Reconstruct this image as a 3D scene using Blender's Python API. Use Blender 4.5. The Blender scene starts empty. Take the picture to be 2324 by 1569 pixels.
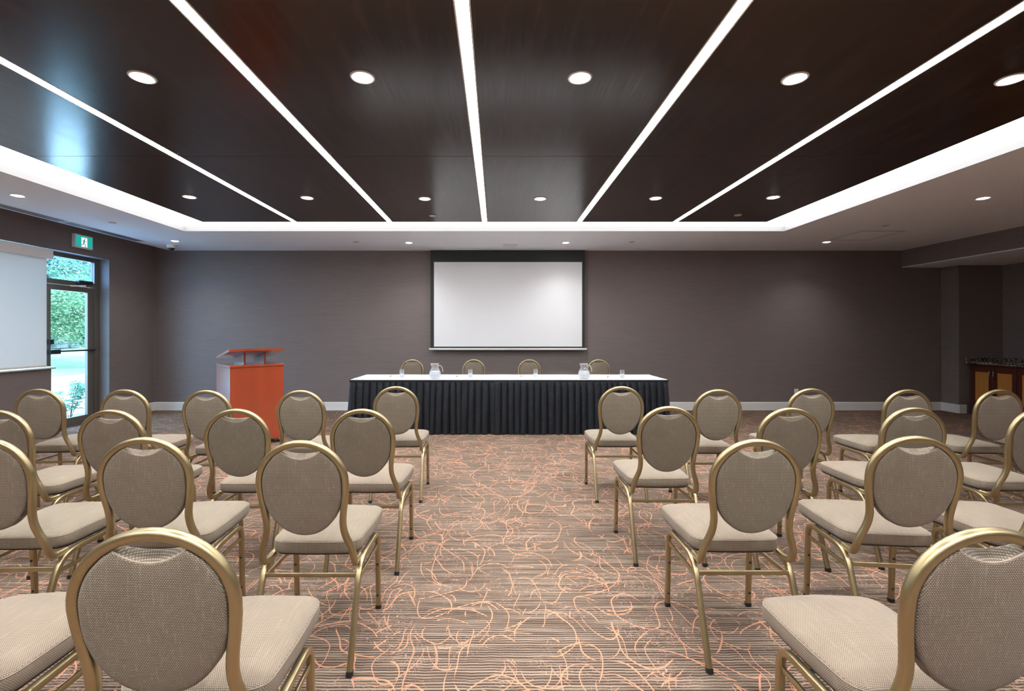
import bpy, math, random
from mathutils import Vector, Matrix
PI = math.pi
scene = bpy.context.scene
COL = scene.collection
random.seed(7)

# ------------------------------------------------------------------ camera
F, CX, HY, CH = 1060.0, 1126.0, 755.5, 1.36        # focal length (px), principal column, horizon row, eye height (m)
cam_data = bpy.data.cameras.new('camera')
cam = bpy.data.objects.new('camera', cam_data)
COL.objects.link(cam)
cam_data.sensor_width = 36.0
cam_data.lens = F / 2324 * 36.0
cam_data.shift_x = (1162 - CX) / 2324
cam_data.shift_y = (HY - 784.5) / 2324
cam_data.clip_start = 0.05
cam_data.clip_end = 300
cam.location = (0, 0, CH)
cam.rotation_euler = (PI / 2, 0, 0)
scene.camera = cam

def atd(x, y, Y):          # point seen at pixel x,y standing at distance Y
    return Vector(((x - CX) * Y / F, Y, CH - (y - HY) * Y / F))
def atz(x, y, Z):          # point seen at pixel x,y lying at height Z
    Y = F * (CH - Z) / (y - HY)
    return Vector(((x - CX) * Y / F, Y, Z))

# ------------------------------------------------------------------ materials
def nt(name):
    m = bpy.data.materials.new(name)
    m.use_nodes = True
    t = m.node_tree
    for n in list(t.nodes):
        t.nodes.remove(n)
    out = t.nodes.new('ShaderNodeOutputMaterial')
    return m, t, out
class G:
    """tiny node helper"""
    def __init__(self, name):
        self.m, self.t, self.out = nt(name)
    def n(self, typ, **kw):
        nd = self.t.nodes.new(typ)
        for k, v in kw.items():
            if k.startswith('i_'):
                key = k[2:]
                key = int(key) if key.isdigit() else key.replace('_', ' ')
                self.set(nd.inputs[key], v)
            else:
                setattr(nd, k, v)
        return nd
    def set(self, sock, v):
        if isinstance(v, bpy.types.NodeSocket):
            self.t.links.new(v, sock)
        else:
            if hasattr(sock, 'default_value') and isinstance(v, (tuple, list)) and sock.type == 'RGBA' and len(v) == 3:
                v = (*v, 1)
            sock.default_value = v
    def math(self, op, a, b=None, c=None, clamp=False):
        nd = self.t.nodes.new('ShaderNodeMath')
        nd.operation = op
        nd.use_clamp = clamp
        for i, v in enumerate((a, b, c)):
            if v is not None:
                self.set(nd.inputs[i], v)
        return nd.outputs[0]
    def mix(self, f, a, b):
        nd = self.t.nodes.new('ShaderNodeMix')
        nd.data_type = 'RGBA'
        self.set(nd.inputs[0], f)
        self.set(nd.inputs[6], a)
        self.set(nd.inputs[7], b)
        return nd.outputs[2]
    def coord(self, which='Object'):
        return self.n('ShaderNodeTexCoord').outputs[which]
    def mapping(self, v, scale=(1, 1, 1), loc=(0, 0, 0), rot=(0, 0, 0)):
        nd = self.n('ShaderNodeMapping')
        self.set(nd.inputs[0], v)
        nd.inputs[1].default_value = loc
        nd.inputs[2].default_value = rot
        nd.inputs[3].default_value = scale
        return nd.outputs[0]
    def noise(self, v, scale=5, detail=2, rough=.5, dist=0, out=0):
        nd = self.n('ShaderNodeTexNoise')
        self.set(nd.inputs['Vector'], v)
        nd.inputs['Scale'].default_value = scale
        nd.inputs['Detail'].default_value = detail
        nd.inputs['Roughness'].default_value = rough
        nd.inputs['Distortion'].default_value = dist
        return nd.outputs[out]
    def ramp(self, f, stops):
        nd = self.n('ShaderNodeValToRGB')
        self.set(nd.inputs[0], f)
        cr = nd.color_ramp
        while len(cr.elements) < len(stops):
            cr.elements.new(0.5)
        for e, (p, c) in zip(cr.elements, stops):
            e.position = p
            e.color = (*c, 1) if len(c) == 3 else c
        return nd.outputs[0]
    def bump(self, h, strength=.3, dist=.01):
        nd = self.n('ShaderNodeBump')
        self.set(nd.inputs['Height'], h)
        nd.inputs['Strength'].default_value = strength
        nd.inputs['Distance'].default_value = dist
        return nd.outputs[0]
    def bsdf(self, **kw):
        p = self.n('ShaderNodeBsdfPrincipled')
        for k, v in kw.items():
            self.set(p.inputs[k.replace('_', ' ')], v)
        self.t.links.new(p.outputs[0], self.out.inputs[0])
        return p
def plain(name, col, rough=.5, metal=0.0, var=0.06, scale=8, **kw):
    g = G(name)
    f = g.noise(g.coord(), scale, 3)
    a = tuple(max(0, c * (1 - var)) for c in col)
    b = tuple(min(1, c * (1 + var)) for c in col)
    g.bsdf(Base_Color=g.mix(f, a, b), Roughness=rough, Metallic=metal, **kw)
    return g.m
def emit(name, col, s):
    g = G(name)
    e = g.n('ShaderNodeEmission', i_Color=col, i_Strength=s)
    g.t.links.new(e.outputs[0], g.out.inputs[0])
    return g.m

# wallpaper: grey-brown grasscloth with fine horizontal threads
def mk_wallpaper():
    g = G('grasscloth_wallpaper')
    p = g.coord()
    f1 = g.noise(g.mapping(p, (3.5, 3.5, 90)), 1, 4, .7)
    f2 = g.noise(g.mapping(p, (1.2, 1.2, 40)), 1, 2, .5)
    f3 = g.noise(g.mapping(p, (120, 120, 18)), 1, 2, .5)
    c = g.mix(f1, (.124, .102, .096), (.285, .235, .221))
    c = g.mix(g.math('MULTIPLY', f2, .55), c, (.204, .168, .157))
    c = g.mix(g.math('MULTIPLY', f3, .25), c, (.115, .098, .095))
    g.bsdf(Base_Color=c, Roughness=.62, Specular_IOR_Level=.35, Normal=g.bump(f1, .12, .004))
    return g.m
M = {}
M['wall'] = mk_wallpaper()
M['plaster'] = plain('ceiling_plaster', (.85, .86, .905), .75, var=.02, scale=3)
M['fascia'] = plain('white_fascia', (.54, .54, .55), .6, var=.01)
M['base'] = plain('baseboard_paint', (.78, .77, .75), .45, var=.02)
M['seam'] = plain('corner_bead', (.22, .20, .20), .5)

def mk_wood_ceiling():
    g = G('espresso_veneer')
    p = g.coord()
    q = g.mapping(p, (1.0, .16, 1.0))
    warp = g.noise(q, 3.2, 4, .55, .8)
    grain = g.noise(g.mapping(p, (55, 2.2, 1)), 1, 4, .6, .6)
    figure = g.n('ShaderNodeTexWave', wave_type='BANDS', bands_direction='X')
    g.set(figure.inputs['Vector'], q)
    figure.inputs['Scale'].default_value = 2.2
    figure.inputs['Distortion'].default_value = 9
    figure.inputs['Detail'].default_value = 4
    figure.inputs['Detail Scale'].default_value = 1.6
    c = g.mix(warp, (.010, .0054, .0042), (.046, .0225, .0140))
    c = g.mix(g.math('MULTIPLY', grain, .5), c, (.024, .0120, .0082))
    line = g.math('POWER', figure.outputs[1], 7.0)
    c = g.mix(g.math('MULTIPLY', line, .32), c, (.080, .043, .026))
    rg = g.math('ADD', .15, g.math('MULTIPLY', grain, .12))
    g.bsdf(Base_Color=c, Roughness=rg, Specular_IOR_Level=.5, Normal=g.bump(grain, .05, .002))
    return g.m
M['veneer'] = mk_wood_ceiling()

def mk_carpet():
    g = G('striped_scribble_carpet')
    p = g.coord()
    sep = g.n('ShaderNodeSeparateXYZ')
    g.set(sep.inputs[0], p)
    # ribs run across the room
    wob = g.noise(g.mapping(p, (5, 1.5, 1)), 3, 2)
    yy = g.math('ADD', sep.outputs[1], g.math('MULTIPLY', wob, .012))
    s = g.math('SINE', g.math('MULTIPLY', yy, 2 * PI / .0150))
    s = g.math('ADD', g.math('MULTIPLY', s, .5), .5)
    band = g.noise(g.mapping(p, (2.2, 75, 1)), 1, 2, .5)             # whole ribs lighter or darker
    patch = g.noise(g.mapping(p, (2.6, 5.0, 1)), 1, 3, .6)
    fuzz = g.noise(g.mapping(p, (200, 150, 1)), 1, 2, .6)
    dark = g.mix(patch, (.031, .0195, .013), (.098, .064, .048))
    light = g.mix(band, (.115, .083, .063), (.385, .305, .24))
    t = g.math('ADD', g.math('POWER', s, 1.8), g.math('MULTIPLY', g.math('SUBTRACT', band, .5), 1.9))
    t = g.math('ADD', t, g.math('MULTIPLY', g.math('SUBTRACT', fuzz, .5), .7), clamp=True)
    c = g.mix(t, dark, light)
    # scribbled arcs: rings round scattered points, squashed and bent, cut off where the next cell begins
    w1 = g.n('ShaderNodeTexNoise')
    g.set(w1.inputs['Vector'], p)
    w1.inputs['Scale'].default_value = 2.3
    w1.inputs['Detail'].default_value = 1.5
    wv = g.n('ShaderNodeVectorMath', operation='SCALE')
    g.set(wv.inputs[0], w1.outputs[1])
    wv.inputs[3].default_value = .26
    def layer(scale, ang, squash, loc, width, r0, r1, cut, fz=.0030):
        v = g.n('ShaderNodeVectorMath', operation='ADD')
        g.set(v.inputs[0], p)
        g.set(v.inputs[1], wv.outputs[0])
        q = g.mapping(v.outputs[0], (1, squash, 0), loc, (0, 0, ang))
        vo = g.n('ShaderNodeTexVoronoi', voronoi_dimensions='2D', feature='F1')
        g.set(vo.inputs['Vector'], q)
        vo.inputs['Scale'].default_value = scale
        vo.inputs['Randomness'].default_value = 1
        rr = g.n('ShaderNodeSeparateColor')
        g.set(rr.inputs[0], vo.outputs['Color'])
        r = g.math('ADD', r0, g.math('MULTIPLY', rr.outputs[0], r1 - r0))
        d = g.math('ABSOLUTE', g.math('SUBTRACT', vo.outputs['Distance'], r))
        d = g.math('DIVIDE', d, scale)
        d = g.math('ADD', d, g.math('MULTIPLY', g.math('SUBTRACT', fuzz, .5), fz * 2))
        wn = g.noise(g.mapping(p, (1, 1, 1), loc), 4.5, 2)
        wd = g.math('MULTIPLY', width, g.math('MULTIPLY', g.math('SUBTRACT', wn, cut), 14.0, clamp=True))
        return g.math('MULTIPLY', g.math('SUBTRACT', wd, d), 900.0, clamp=True)
    L = [layer(3.3, .3, .74, (0, 0, 0), .0031, .34, .62, .42),
         layer(4.1, 1.3, .66, (3.3, 1.7, 0), .0028, .32, .64, .45),
         layer(2.8, 2.2, .82, (7.1, 4.2, 0), .0033, .30, .60, .44),
         layer(4.9, -.5, .70, (11.3, 9.2, 0), .0024, .30, .58, .46),
         layer(2.3, 1.8, .70, (31.3, 29.2, 0), .0033, .30, .58, .44),
         layer(3.6, .9, .60, (21.3, 19.2, 0), .0027, .25, .52, .45)]
    tot = L[0]
    for l in L[1:]:
        tot = g.math('MAXIMUM', tot, l)
    # thin broken pinkish squiggles
    n2 = g.noise(p, 26, 2, .6, .8)
    sq = g.math('SUBTRACT', .013, g.math('ABSOLUTE', g.math('SUBTRACT', n2, .52)))
    sqm = g.math('MULTIPLY', g.math('SUBTRACT', g.noise(g.mapping(p, (1, 1, 1), (5, 5, 0)), 3.4, 2), .46), 9.0, clamp=True)
    sq = g.math('MULTIPLY', g.math('MULTIPLY', sq, 120.0, clamp=True), sqm)
    c = g.mix(g.math('MULTIPLY', sq, .75), c, (.46, .285, .215))
    oc = g.mix(fuzz, (.385, .160, .092), (.59, .285, .175))
    c = g.mix(tot, c, oc)
    h = g.math('ADD', s, g.math('MULTIPLY', fuzz, .8))
    g.bsdf(Base_Color=c, Roughness=.95, Specular_IOR_Level=.08, Normal=g.bump(h, .35, .004))
    return g.m
M['carpet'] = mk_carpet()

def mk_fabric(name, back):
    """two-tone basket weave in taupe; threads follow the part's own axes"""
    g = G(name)
    p = g.coord()
    sep = g.n('ShaderNodeSeparateXYZ')
    g.set(sep.inputs[0], p)
    u, v = sep.outputs[0], sep.outputs[2 if back else 1]
    if not back:                                     # the weave turns the corner onto the sides of the cushion
        nrm = g.n('ShaderNodeSeparateXYZ')
        g.set(nrm.inputs[0], g.coord('Normal'))
        sx = g.math('GREATER_THAN', g.math('ABSOLUTE', nrm.outputs[0]), .70)
        tz = g.math('GREATER_THAN', g.math('ABSOLUTE', nrm.outputs[2]), .60)
        def pick(f_, a_, b_):
            return g.math('ADD', g.math('MULTIPLY', f_, a_), g.math('MULTIPLY', g.math('SUBTRACT', 1.0, f_), b_))
        u = pick(sx, sep.outputs[1], sep.outputs[0])
        v = pick(tz, sep.outputs[1], sep.outputs[2])
    per = .0052
    row = g.math('FLOOR', g.math('DIVIDE', v, per * .75))
    off = g.math('MULTIPLY', g.math('MODULO', row, 2.0), .5)
    a = g.math('SINE', g.math('MULTIPLY', g.math('ADD', g.math('DIVIDE', u, per), off), 2 * PI))
    b = g.math('SINE', g.math('MULTIPLY', g.math('DIVIDE', v, per * .75), 2 * PI))
    dots = g.math('ADD', g.math('MULTIPLY', a, .5), .5)
    dots = g.math('MULTIPLY', dots, g.math('ADD', .45, g.math('MULTIPLY', b, .55)), clamp=True)
    slub = g.noise(g.mapping(p, (230, 230, 9) if back else (230, 9, 9)), 1, 2, .6)
    slub = g.math('MULTIPLY', g.math('SUBTRACT', slub, .56), 7.0, clamp=True)
    big = g.noise(p, 9, 3, .6)
    info = g.n('ShaderNodeObjectInfo')
    k_ = .84 if back else 1.18  # one fabric, painted darker on backs and lighter on seats for overhead light
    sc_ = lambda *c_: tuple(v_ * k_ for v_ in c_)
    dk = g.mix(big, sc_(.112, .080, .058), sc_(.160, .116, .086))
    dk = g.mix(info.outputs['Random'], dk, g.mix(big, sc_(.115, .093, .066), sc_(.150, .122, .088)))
    k_ = .92 if back else 1.05  # same painted shade and light for the pale threads
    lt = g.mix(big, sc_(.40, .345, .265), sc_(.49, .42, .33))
    c = g.mix(dots, dk, lt)
    c = g.mix(g.math('MULTIPLY', slub, .16), c, (.50, .43, .33))
    g.bsdf(Base_Color=c, Roughness=.85, Specular_IOR_Level=.2, Sheen_Weight=.12, Normal=g.bump(dots, .4, .002))
    return g.m
M['fab_back_shaded'] = mk_fabric('taupe_weave_back_shaded', True)
M['fab_seat_lit'] = mk_fabric('taupe_weave_seat_lit', False)
M['piping'] = plain('taupe_piping', (.30, .24, .185), .8)

def mk_brass():
    g = G('antique_brass_tube')
    p = g.coord()
    f = g.noise(g.mapping(p, (20, 20, 6)), 1, 3, .6)
    c = g.mix(f, (.315, .245, .130), (.44, .36, .21))
    g.bsdf(Base_Color=c, Metallic=.88, Roughness=g.math('ADD', .29, g.math('MULTIPLY', f, .10)), Specular_IOR_Level=.5)
    return g.m
M['brass'] = mk_brass()
M['black'] = plain('black_plastic', (.012, .012, .013), .4)
M['underside'] = plain('dark_board', (.05, .04, .035), .7)

def mk_skirt():
    g = G('black_skirt_fabric')
    p = g.coord()
    f = g.noise(g.mapping(p, (30, 30, 6)), 1, 4, .6, 1.0)
    w = g.noise(p, 14, 4, .6, 1.2)
    g.bsdf(Base_Color=g.mix(f, (.0034, .0050, .0085), (.0075, .0105, .0160)), Roughness=.5, Specular_IOR_Level=.32,
           Sheen_Weight=.04, Normal=g.bump(w, .45, .02))
    return g.m
M['skirt'] = mk_skirt()
def mk_cloth():
    g = G('white_tablecloth')
    w = g.noise(g.coord(), 6, 3, .5, .6)
    g.bsdf(Base_Color=(.84, .84, .85), Roughness=.8, Normal=g.bump(w, .12, .01))
    return g.m
M['cloth'] = mk_cloth()
M['screen'] = plain('matte_screen', (.86, .87, .89), .85, var=.01, scale=2)
M['screen_black'] = plain('screen_masking', (.018, .021, .024), .6)
M['white_metal'] = plain('white_metal', (.80, .80, .79), .4, var=.01)
M['white_plastic'] = plain('white_plastic', (.84, .80, .75), .45, var=.02)
M['grey_plastic'] = plain('grey_plastic', (.50, .50, .50), .5, var=.02)

def mk_cherry():
    g = G('cherry_laminate')
    p = g.coord()
    a = g.noise(g.mapping(p, (16, 16, .7)), 1, 4, .6, .5)
    b = g.noise(g.mapping(p, (5, 5, .35)), 1, 2, .5, .3)
    c = g.mix(b, (.205, .026, .0075), (.46, .067, .017))
    c = g.mix(g.math('MULTIPLY', a, .4), c, (.29, .040, .011))
    g.bsdf(Base_Color=c, Roughness=.30, Specular_IOR_Level=.5, Coat_Weight=1.0, Coat_Roughness=.16, Coat_IOR=1.7)
    return g.m
M['cherry'] = mk_cherry()
def mk_wood(name, c0, c1, rough=.35):
    g = G(name)
    p = g.coord()
    a = g.noise(g.mapping(p, (30, 30, 2.2)), 1, 4, .6, .8)
    g.bsdf(Base_Color=g.mix(a, c0, c1), Roughness=rough, Specular_IOR_Level=.5)
    return g.m
M['mahogany'] = mk_wood('dark_mahogany', (.055, .013, .008), (.115, .027, .016), .3)
M['maple'] = mk_wood('honey_maple', (.44, .185, .038), (.58, .265, .060), .35)
def mk_granite():
    g = G('speckled_granite')
    p = g.coord()
    vo = g.n('ShaderNodeTexVoronoi')
    g.set(vo.inputs['Vector'], p)
    vo.inputs['Scale'].default_value = 58
    sc = g.n('ShaderNodeSeparateColor')
    g.set(sc.inputs[0], vo.outputs['Color'])
    c = g.ramp(sc.outputs[0], [(0, (.014, .012, .012)), (.35, (.07, .056, .047)), (.60, (.27, .225, .185)), (.90, (.50, .43, .36))])
    f = g.noise(p, 90, 3, .7)
    c = g.mix(g.math('MULTIPLY', f, .45), c, (.02, .018, .018))
    g.bsdf(Base_Color=c, Roughness=.18, Specular_IOR_Level=.5)
    return g.m
M['granite'] = mk_granite()
M['nickel'] = plain('brushed_nickel', (.62, .62, .64), .25, .95)
M['bronze'] = plain('dark_bronze_aluminium', (.155, .130, .105), .38, .35)
M['blind_box'] = plain('valance_cover', (.88, .875, .85), .6, var=.02)
M['sill'] = plain('sill_laminate', (.60, .60, .60), .35, var=.03)

def mk_blind():
    g = G('translucent_shade')
    p = g.coord()
    f = g.noise(g.mapping(p, (300, 300, 300)), 1, 2)
    c = g.mix(f, (.84, .83, .81), (.89, .88, .86))
    d = g.n('ShaderNodeBsdfDiffuse', i_Color=c)
    t = g.n('ShaderNodeBsdfTranslucent', i_Color=c)
    mx = g.n('ShaderNodeMixShader', i_0=.17)
    g.t.links.new(d.outputs[0], mx.inputs[1])
    g.t.links.new(t.outputs[0], mx.inputs[2])
    g.t.links.new(mx.outputs[0], g.out.inputs[0])
    return g.m
M['blind'] = mk_blind()
def mk_pane(name, tint):
    g = G(name)
    tr = g.n('ShaderNodeBsdfTransparent', i_Color=tint)
    gl = g.n('ShaderNodeBsdfGlossy', i_Roughness=.02, i_Color=(1, 1, 1))
    lw = g.n('ShaderNodeLayerWeight')                 # same from both faces, so a thin double wall stays clear
    lw.inputs[0].default_value = .5
    fr = g.math('ADD', .035, g.math('MULTIPLY', g.math('POWER', lw.outputs[1], 4.0), .6), clamp=True)
    mx = g.n('ShaderNodeMixShader')
    g.t.links.new(fr, mx.inputs[0])
    g.t.links.new(tr.outputs[0], mx.inputs[1])
    g.t.links.new(gl.outputs[0], mx.inputs[2])
    g.t.links.new(mx.outputs[0], g.out.inputs[0])
    return g.m
M['pane'] = mk_pane('door_glass', (.78, .93, 1.0))
def mk_glassware(name, glint):  # white share paints in the bright refractions of clear glass
    g = G(name)
    tr = g.n('ShaderNodeBsdfTransparent', i_Color=(.95, .96, .97))
    gl = g.n('ShaderNodeBsdfGlossy', i_Roughness=.05, i_Color=(1, 1, 1))
    df = g.n('ShaderNodeBsdfTranslucent', i_Color=(.95, .96, .98))
    d2 = g.n('ShaderNodeBsdfDiffuse', i_Color=(.95, .96, .98))
    md = g.n('ShaderNodeMixShader', i_0=.5)
    g.t.links.new(df.outputs[0], md.inputs[1])
    g.t.links.new(d2.outputs[0], md.inputs[2])
    lw = g.n('ShaderNodeLayerWeight')
    lw.inputs[0].default_value = .5
    edge = g.math('POWER', lw.outputs[1], 3.0)
    m1 = g.n('ShaderNodeMixShader')
    g.t.links.new(g.math('ADD', glint, g.math('MULTIPLY', edge, .35), clamp=True), m1.inputs[0])
    g.t.links.new(tr.outputs[0], m1.inputs[1])
    g.t.links.new(md.outputs[0], m1.inputs[2])
    m2 = g.n('ShaderNodeMixShader')
    g.t.links.new(g.math('ADD', .04, g.math('MULTIPLY', edge, .4), clamp=True), m2.inputs[0])
    g.t.links.new(m1.outputs[0], m2.inputs[1])
    g.t.links.new(gl.outputs[0], m2.inputs[2])
    g.t.links.new(m2.outputs[0], g.out.inputs[0])
    return g.m
M['glass'] = mk_glassware('glass_faint_white_glint', .07)
M['glass_glint'] = mk_glassware('glass_strong_white_glint', .42)  # stronger painted brightness for pitcher handle and rim
M['pane_blue'] = mk_pane('tinted_transom_glass', (.66, .83, 1.0))
def mk_water():
    g = G('iced_water')
    p = g.coord()
    d = g.n('ShaderNodeBsdfTranslucent', i_Color=(.93, .95, .97))
    d2 = g.n('ShaderNodeBsdfDiffuse', i_Color=(.93, .95, .97))
    m0 = g.n('ShaderNodeMixShader', i_0=.5)
    g.t.links.new(d.outputs[0], m0.inputs[1])
    g.t.links.new(d2.outputs[0], m0.inputs[2])
    tr = g.n('ShaderNodeBsdfTransparent', i_Color=(.94, .96, .98))
    f = g.math('ADD', .55, g.math('MULTIPLY', g.noise(p, 45, 2), .4))
    mx = g.n('ShaderNodeMixShader', i_0=f)
    g.t.links.new(tr.outputs[0], mx.inputs[1])
    g.t.links.new(m0.outputs[0], mx.inputs[2])
    g.t.links.new(mx.outputs[0], g.out.inputs[0])
    return g.m
M['water'] = mk_water()
WHITE = (1.0, .992, .985)
M['strip'] = emit('led_diffuser', WHITE, 20)
M['cove'] = emit('cove_recess_glow', WHITE, 1.25)  # glow of the lit recess ceiling
M['lamp'] = emit('downlight_lens', WHITE, 22)
M['sign_green'] = None
def mk_sign(name, col, s):
    g = G(name)
    e = g.n('ShaderNodeEmission', i_Color=col, i_Strength=s)
    g.t.links.new(e.outputs[0], g.out.inputs[0])
    return g.m
M['sign_green'] = mk_sign('backlit_green', (.012, .30, .245), .55)
M['sign_white'] = mk_sign('backlit_white', (.75, .90, .90), .8)
M['sign_dark'] = mk_sign('backlit_dark_green', (.006, .035, .055), .8)
# outdoors
def mk_leaf(name, c0, c1, s=3):
    g = G(name)
    p = g.coord()
    f = g.noise(p, s, 3, .6)
    c = g.mix(f, c0, c1)
    d = g.n('ShaderNodeBsdfDiffuse', i_Color=c)
    t = g.n('ShaderNodeBsdfTranslucent', i_Color=c)
    mx = g.n('ShaderNodeMixShader', i_0=.4)
    g.t.links.new(d.outputs[0], mx.inputs[1])
    g.t.links.new(t.outputs[0], mx.inputs[2])
    g.t.links.new(mx.outputs[0], g.out.inputs[0])
    return g.m
M['leaf'] = mk_leaf('maple_leaf', (.05, .15, .075), (.33, .43, .24))
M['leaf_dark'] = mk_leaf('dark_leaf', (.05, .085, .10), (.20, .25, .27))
M['leaf_plant'] = mk_leaf('shrub_leaf', (.14, .30, .20), (.34, .50, .38), 8)
M['bark'] = plain('bark', (.10, .085, .07), .9, var=.3)
M['pavement'] = plain('pale_concrete', (.62, .62, .62), .9, var=.08, scale=3)
M['curb'] = plain('curb_concrete', (.45, .46, .46), .9, var=.1)
M['lawn'] = plain('mown_lawn', (.115, .15, .065), .95, var=.35, scale=9)
M['stone'] = plain('grey_stone', (.09, .095, .10), .9, var=.3, scale=4)
M['mulch'] = plain('mulch_soil', (.14, .13, .12), .95, var=.4, scale=20)

# ------------------------------------------------------------------ mesh building
class MB:
    def __init__(self):
        self.v, self.f, self.mi, self.cur = [], [], [], 0
    def add(self, vs, fs):
        o = len(self.v)
        self.v += [Vector(a) for a in vs]
        self.f += [tuple(i + o for i in f) for f in fs]
        self.mi += [self.cur] * len(fs)
        return self
    def box(self, lo, hi, xf=None, bev=0.0):
        x0, y0, z0 = lo
        x1, y1, z1 = hi
        if bev <= 0:
            vs = [(x0, y0, z0), (x1, y0, z0), (x1, y1, z0), (x0, y1, z0), (x0, y0, z1), (x1, y0, z1), (x1, y1, z1), (x0, y1, z1)]
            fs = [(3, 2, 1, 0), (4, 5, 6, 7), (0, 1, 5, 4), (1, 2, 6, 5), (2, 3, 7, 6), (3, 0, 4, 7)]
        else:
            b = min(bev, (x1 - x0) * .49, (y1 - y0) * .49, (z1 - z0) * .49)
            vs, fs = [], []
            for sx in (0, 1):
                for sy in (0, 1):
                    for sz in (0, 1):
                        c = (x1 if sx else x0, y1 if sy else y0, z1 if sz else z0)
                        ins = (-b if sx else b, -b if sy else b, -b if sz else b)
                        vs.append((c[0], c[1] + ins[1], c[2] + ins[2]))
                        vs.append((c[0] + ins[0], c[1], c[2] + ins[2]))
                        vs.append((c[0] + ins[0], c[1] + ins[1], c[2]))
            def I(sx, sy, sz, k): return ((sx * 2 + sy) * 2 + sz) * 3 + k
            for s in (0, 1):
                q = [(0, 0), (1, 0), (1, 1), (0, 1)]
                for k, mk in ((0, lambda a, b_: (s, a, b_)), (1, lambda a, b_: (a, s, b_)), (2, lambda a, b_: (a, b_, s))):
                    fs.append(tuple(I(*mk(a, b_), k) for a, b_ in q))
            for a in (0, 1):
                for b_ in (0, 1):
                    fs.append((I(0, a, b_, 1), I(1, a, b_, 1), I(1, a, b_, 2), I(0, a, b_, 2)))
                    fs.append((I(a, 0, b_, 0), I(a, 1, b_, 0), I(a, 1, b_, 2), I(a, 0, b_, 2)))
                    fs.append((I(a, b_, 0, 0), I(a, b_, 1, 0), I(a, b_, 1, 1), I(a, b_, 0, 1)))
                    for c_ in (0, 1):
                        pass
            for sx in (0, 1):
                for sy in (0, 1):
                    for sz in (0, 1):
                        fs.append((I(sx, sy, sz, 0), I(sx, sy, sz, 1), I(sx, sy, sz, 2)))
        if xf is not None:
            vs = [xf @ Vector(a) for a in vs]
        return self.add(vs, fs)
    def quad(self, a, b, c, d):
        return self.add([a, b, c, d], [(0, 1, 2, 3)])
    def sweep(self, path, prof, ref, closed=False, caps=True):
        """prof: list of (u,v); u runs along ref made square to the path, v along path x u"""
        path = [Vector(a) for a in path]
        n, m = len(path), len(prof)
        vs, fs = [], []
        for i, pt in enumerate(path):
            a = path[i - 1] if (i > 0 or closed) else path[i]
            b = path[(i + 1) % n] if (i < n - 1 or closed) else path[i]
            t = (b - a).normalized()
            r = ref(i) if callable(ref) else ref
            u = (Vector(r) - t * t.dot(Vector(r))).normalized()
            w = t.cross(u)
            vs += [pt + u * pu + w * pv for pu, pv in prof]
        for i in range(n if closed else n - 1):
            j = (i + 1) % n
            for k in range(m):
                l = (k + 1) % m
                fs.append((i * m + k, i * m + l, j * m + l, j * m + k))
        if caps and not closed:
            fs.append(tuple(range(m - 1, -1, -1)))
            fs.append(tuple((n - 1) * m + k for k in range(m)))
        return self.add(vs, fs)
    def tube(self, path, r, seg=10, closed=False):
        prof = [(r * math.cos(2 * PI * k / seg), r * math.sin(2 * PI * k / seg)) for k in range(seg)]
        path = [Vector(a) for a in path]
        d = (path[-1] - path[0])
        if d.length < 1e-5:
            d = path[len(path) // 2] - path[0]
        ref = Vector((0, 0, 1)) if abs(d.normalized().z) < .9 else Vector((1, 0, 0))
        return self.sweep(path, prof, ref, closed)
    def lathe(self, prof, c=(0, 0, 0), seg=32, cap0=True, cap1=True):
        c = Vector(c)
        vs, fs = [], []
        m = len(prof)
        for r, z in prof:
            for k in range(seg):
                a = 2 * PI * k / seg
                vs.append(c + Vector((r * math.cos(a), r * math.sin(a), z)))
        for i in range(m - 1):
            for k in range(seg):
                l = (k + 1) % seg
                fs.append((i * seg + k, i * seg + l, (i + 1) * seg + l, (i + 1) * seg + k))
        if cap0:
            fs.append(tuple(range(seg - 1, -1, -1)))
        if cap1:
            fs.append(tuple((m - 1) * seg + k for k in range(seg)))
        return self.add(vs, fs)
    def build(self, name, mat, parent=None, smooth=None, rel=True):
        me = bpy.data.meshes.new(name)
        off = Vector(parent.location) if (parent is not None and rel) else Vector((0, 0, 0))
        if parent is not None and rel and parent.parent is not None:
            off = off + Vector(parent.parent.location)
        me.from_pydata([tuple(a - off) for a in self.v], [], self.f)
        for mm in (mat if isinstance(mat, (list, tuple)) else [mat]):
            me.materials.append(mm)
        me.polygons.foreach_set('material_index', self.mi)
        me.update()
        import bmesh
        bm = bmesh.new()
        bm.from_mesh(me)
        bmesh.ops.recalc_face_normals(bm, faces=bm.faces)
        bm.to_mesh(me)
        bm.free()
        if smooth is not None:
            me.polygons.foreach_set('use_smooth', [True] * len(me.polygons))
            me.set_sharp_from_angle(angle=math.radians(smooth))
        o = bpy.data.objects.new(name, me)
        COL.objects.link(o)
        if parent is not None:
            o.parent = parent
        return o
def tag(o, label, cat, group=None, kind=None):
    o['label'] = label
    o['category'] = cat
    if group:
        o['group'] = group
    if kind:
        o['kind'] = kind
    return o
def thing(name, label, cat, loc=(0, 0, 0), rz=0, group=None, kind=None):
    o = bpy.data.objects.new(name, None)
    o.empty_display_size = .1
    COL.objects.link(o)
    o.location = loc
    o.rotation_euler = (0, 0, rz)
    return tag(o, label, cat, group, kind)
def rrect(w, h, r, n=3):
    pts = []
    for cx, cy, a0 in ((w / 2 - r, h / 2 - r, 0), (-w / 2 + r, h / 2 - r, 90), (-w / 2 + r, -h / 2 + r, 180), (w / 2 - r, -h / 2 + r, 270)):
        for k in range(n + 1):
            a = math.radians(a0 + 90 * k / n)
            pts.append((cx + r * math.cos(a), cy + r * math.sin(a)))
    return pts
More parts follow.
